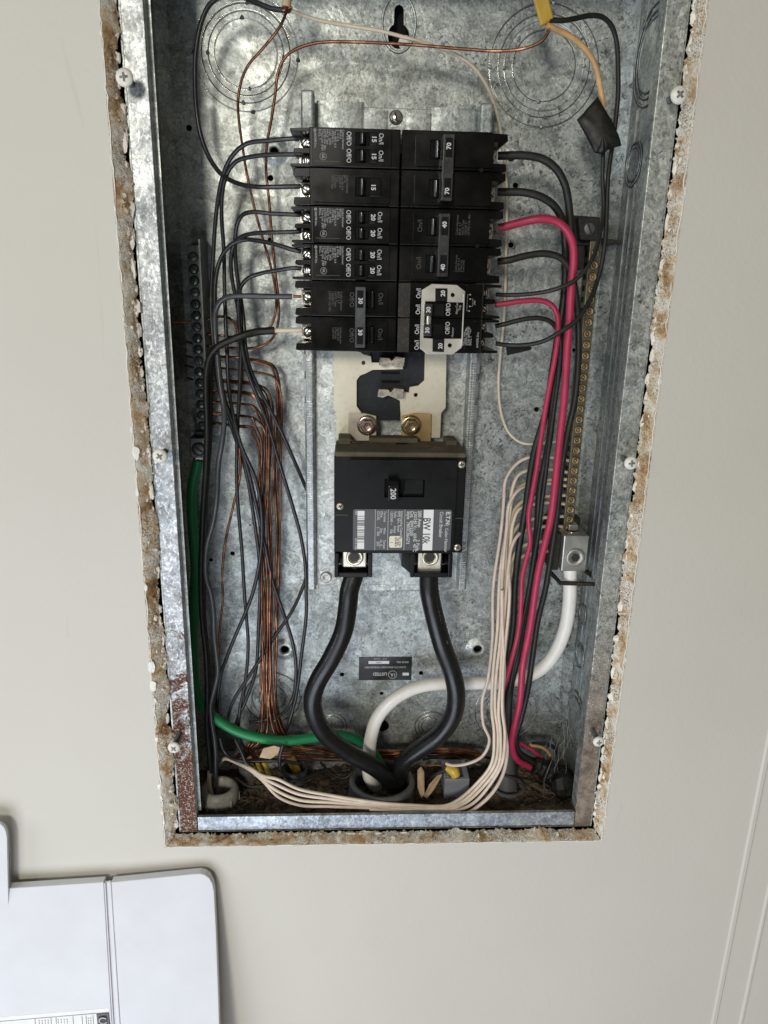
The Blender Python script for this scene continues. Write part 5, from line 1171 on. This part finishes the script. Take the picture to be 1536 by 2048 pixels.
cover_screw(320, 912, -16, 5.3, 'white cover screw halfway down the left flange')
cover_screw(1262, 926, -18, 5.1, 'white cover screw halfway down the right flange')
cover_screw(348, 1495, -20, 5.0, 'white cover screw low on the rusty left flange')
cover_screw(1197, 1483, -18, 4.7, 'white cover screw low on the right flange')

# ================================================================ THE COVER LEANING BELOW
def lean(z): return -25-(-38-z)*.17          # the cover leans: its lower end stands further out
def LQ(px, py):
    y = -30.
    for _ in range(12): q = Q(px, py, y); y = lean(q[2])
    return q
cv = thing('panel_cover', (-260, -60, -240), 'white enamelled panel cover leaning on the wall at the lower left', 'panel cover')
def slab(pxs, name, mat, par, th=1.6, off=0., bev=.6):
    f = [LQ(*p) for p in pxs]; f = [(a, b-off, c) for a, b, c in f]; b_ = [(a, b+th, c) for a, b, c in f]; n_ = len(f); m = MB()
    tris = tessellate_polygon([[Vector((a, c, 0)) for a, b, c in f]])
    m.add(f+b_, [tuple(t_) for t_ in tris]+[tuple(i+n_ for i in reversed(t_)) for t_ in tris]+[(i, (i+1) % n_, n_+(i+1) % n_, n_+i) for i in range(n_)])
    return build(m, name, mat, par, bevel=bev)
corner = [(385, 1748.5), (400, 1747.5), (410, 1750), (419, 1757), (425, 1768), (428, 1782)]
slab([(222, 1765)]+corner+[(432, 1860), (437, 2000), (442, 2200), (254, 2200), (240, 2040)], 'panel', 'white_paint', cv, th=7)
slab([(-120, 1788), (0, 1778), (207, 1764.5), (223, 2040), (238, 2200), (-120, 2200)], 'panel', 'white_paint', cv, th=7)
slab([(208, 1767), (221.5, 1765), (239, 2040), (253.5, 2200), (238.5, 2200), (224, 2040)], 'recessed_joint', 'white_paint', cv, th=2, off=-1.0)
m = MB()
for ps in (((210, 1766), (226, 2040), (241, 2200)), ((221, 1766), (238.5, 2040), (253, 2200))):
    m.tube([(lambda q: (q[0], q[1]-.1, q[2]))(LQ(*p)) for p in ps], .7, 8)
build(m, 'folded_edge', 'white_paint', cv)
m = MB(); m2 = MB()
a, b = LQ(-90, 2038), LQ(221, 2017)
sh = slab([(-100, 2042), (218, 2016), (226, 2140), (-100, 2170)], 'circuit_label', 'labwhite', cv, th=.3, off=.15, bev=0)
def lp_(px, py, o=.35): q = LQ(px, py); return (q[0], q[1]-o, q[2])
m = MB()
def bar(p, q, w_=.25): m.tube([lp_(*p), lp_(*q)], w_, 4)
bar((-90, 2050), (218, 2024)); bar((-90, 2110), (222, 2090))
for x in (70, 102, 112, 146, 164, 172, 186): bar((x, 2037-(x-70)*.06), (x+5, 2110))
for x in list(range(-80, 62, 9)): bar((x, 2050), (x+3, 2100), .16)
for x in (78, 84, 90, 96, 116, 122, 128, 134, 176, 181):
    for yy in range(2040, 2100, 5): bar((x+(yy-2040)*.06, yy-(x-70)*.05), (x+(yy-2040)*.06+.8, yy+2.6-(x-70)*.05), .32)
build(m, 'label_print', 'inkgrey', sh)
slab([(193, 2026), (218, 2024), (221, 2052), (196, 2054)], 'logo_block', 'inkblack', sh, th=.1, off=.45, bev=0)
m = MB(); ctr = lp_(207, 2040, .7); m.ring(ctr, (0, 1, 0), 3.3, .6, 24, 5, 0.4, 5.6); m.tube([lp_(196, 2029, .6), lp_(216, 2027, .6), lp_(218, 2050, .6), lp_(198, 2052, .6), lp_(196, 2029, .6)], .22, 4); build(m, 'logo', 'ink', sh)

dd = thing('cover_door', (-330, -40, -90), 'narrow edge of a second white panel at the far left, behind the leaning cover', 'panel cover')
pts = [Q(*p, -24) for p in ((-60, 1640), (-5, 1641), (4, 1643), (11, 1649), (15, 1658), (17, 1670), (19, 1760), (21, 1850), (-60, 1850))]
m = MB(); m.prism([(p[0], p[2]) for p in pts], -27, -24); build(m, 'panel', 'white_paint', dd, bevel=.6)
pts = [Q(*p, -22) for p in ((-5, 1643), (5, 1645), (12, 1652), (16, 1662), (18, 1675), (20, 1760), (22, 1850))]
m = MB(); m.tube(spline([(p[0]-.6, -22.5, p[2]) for p in pts], 3), 1.4, 8); build(m, 'rolled_rim', 'ring', dd)
print('objects', len(bpy.data.objects))
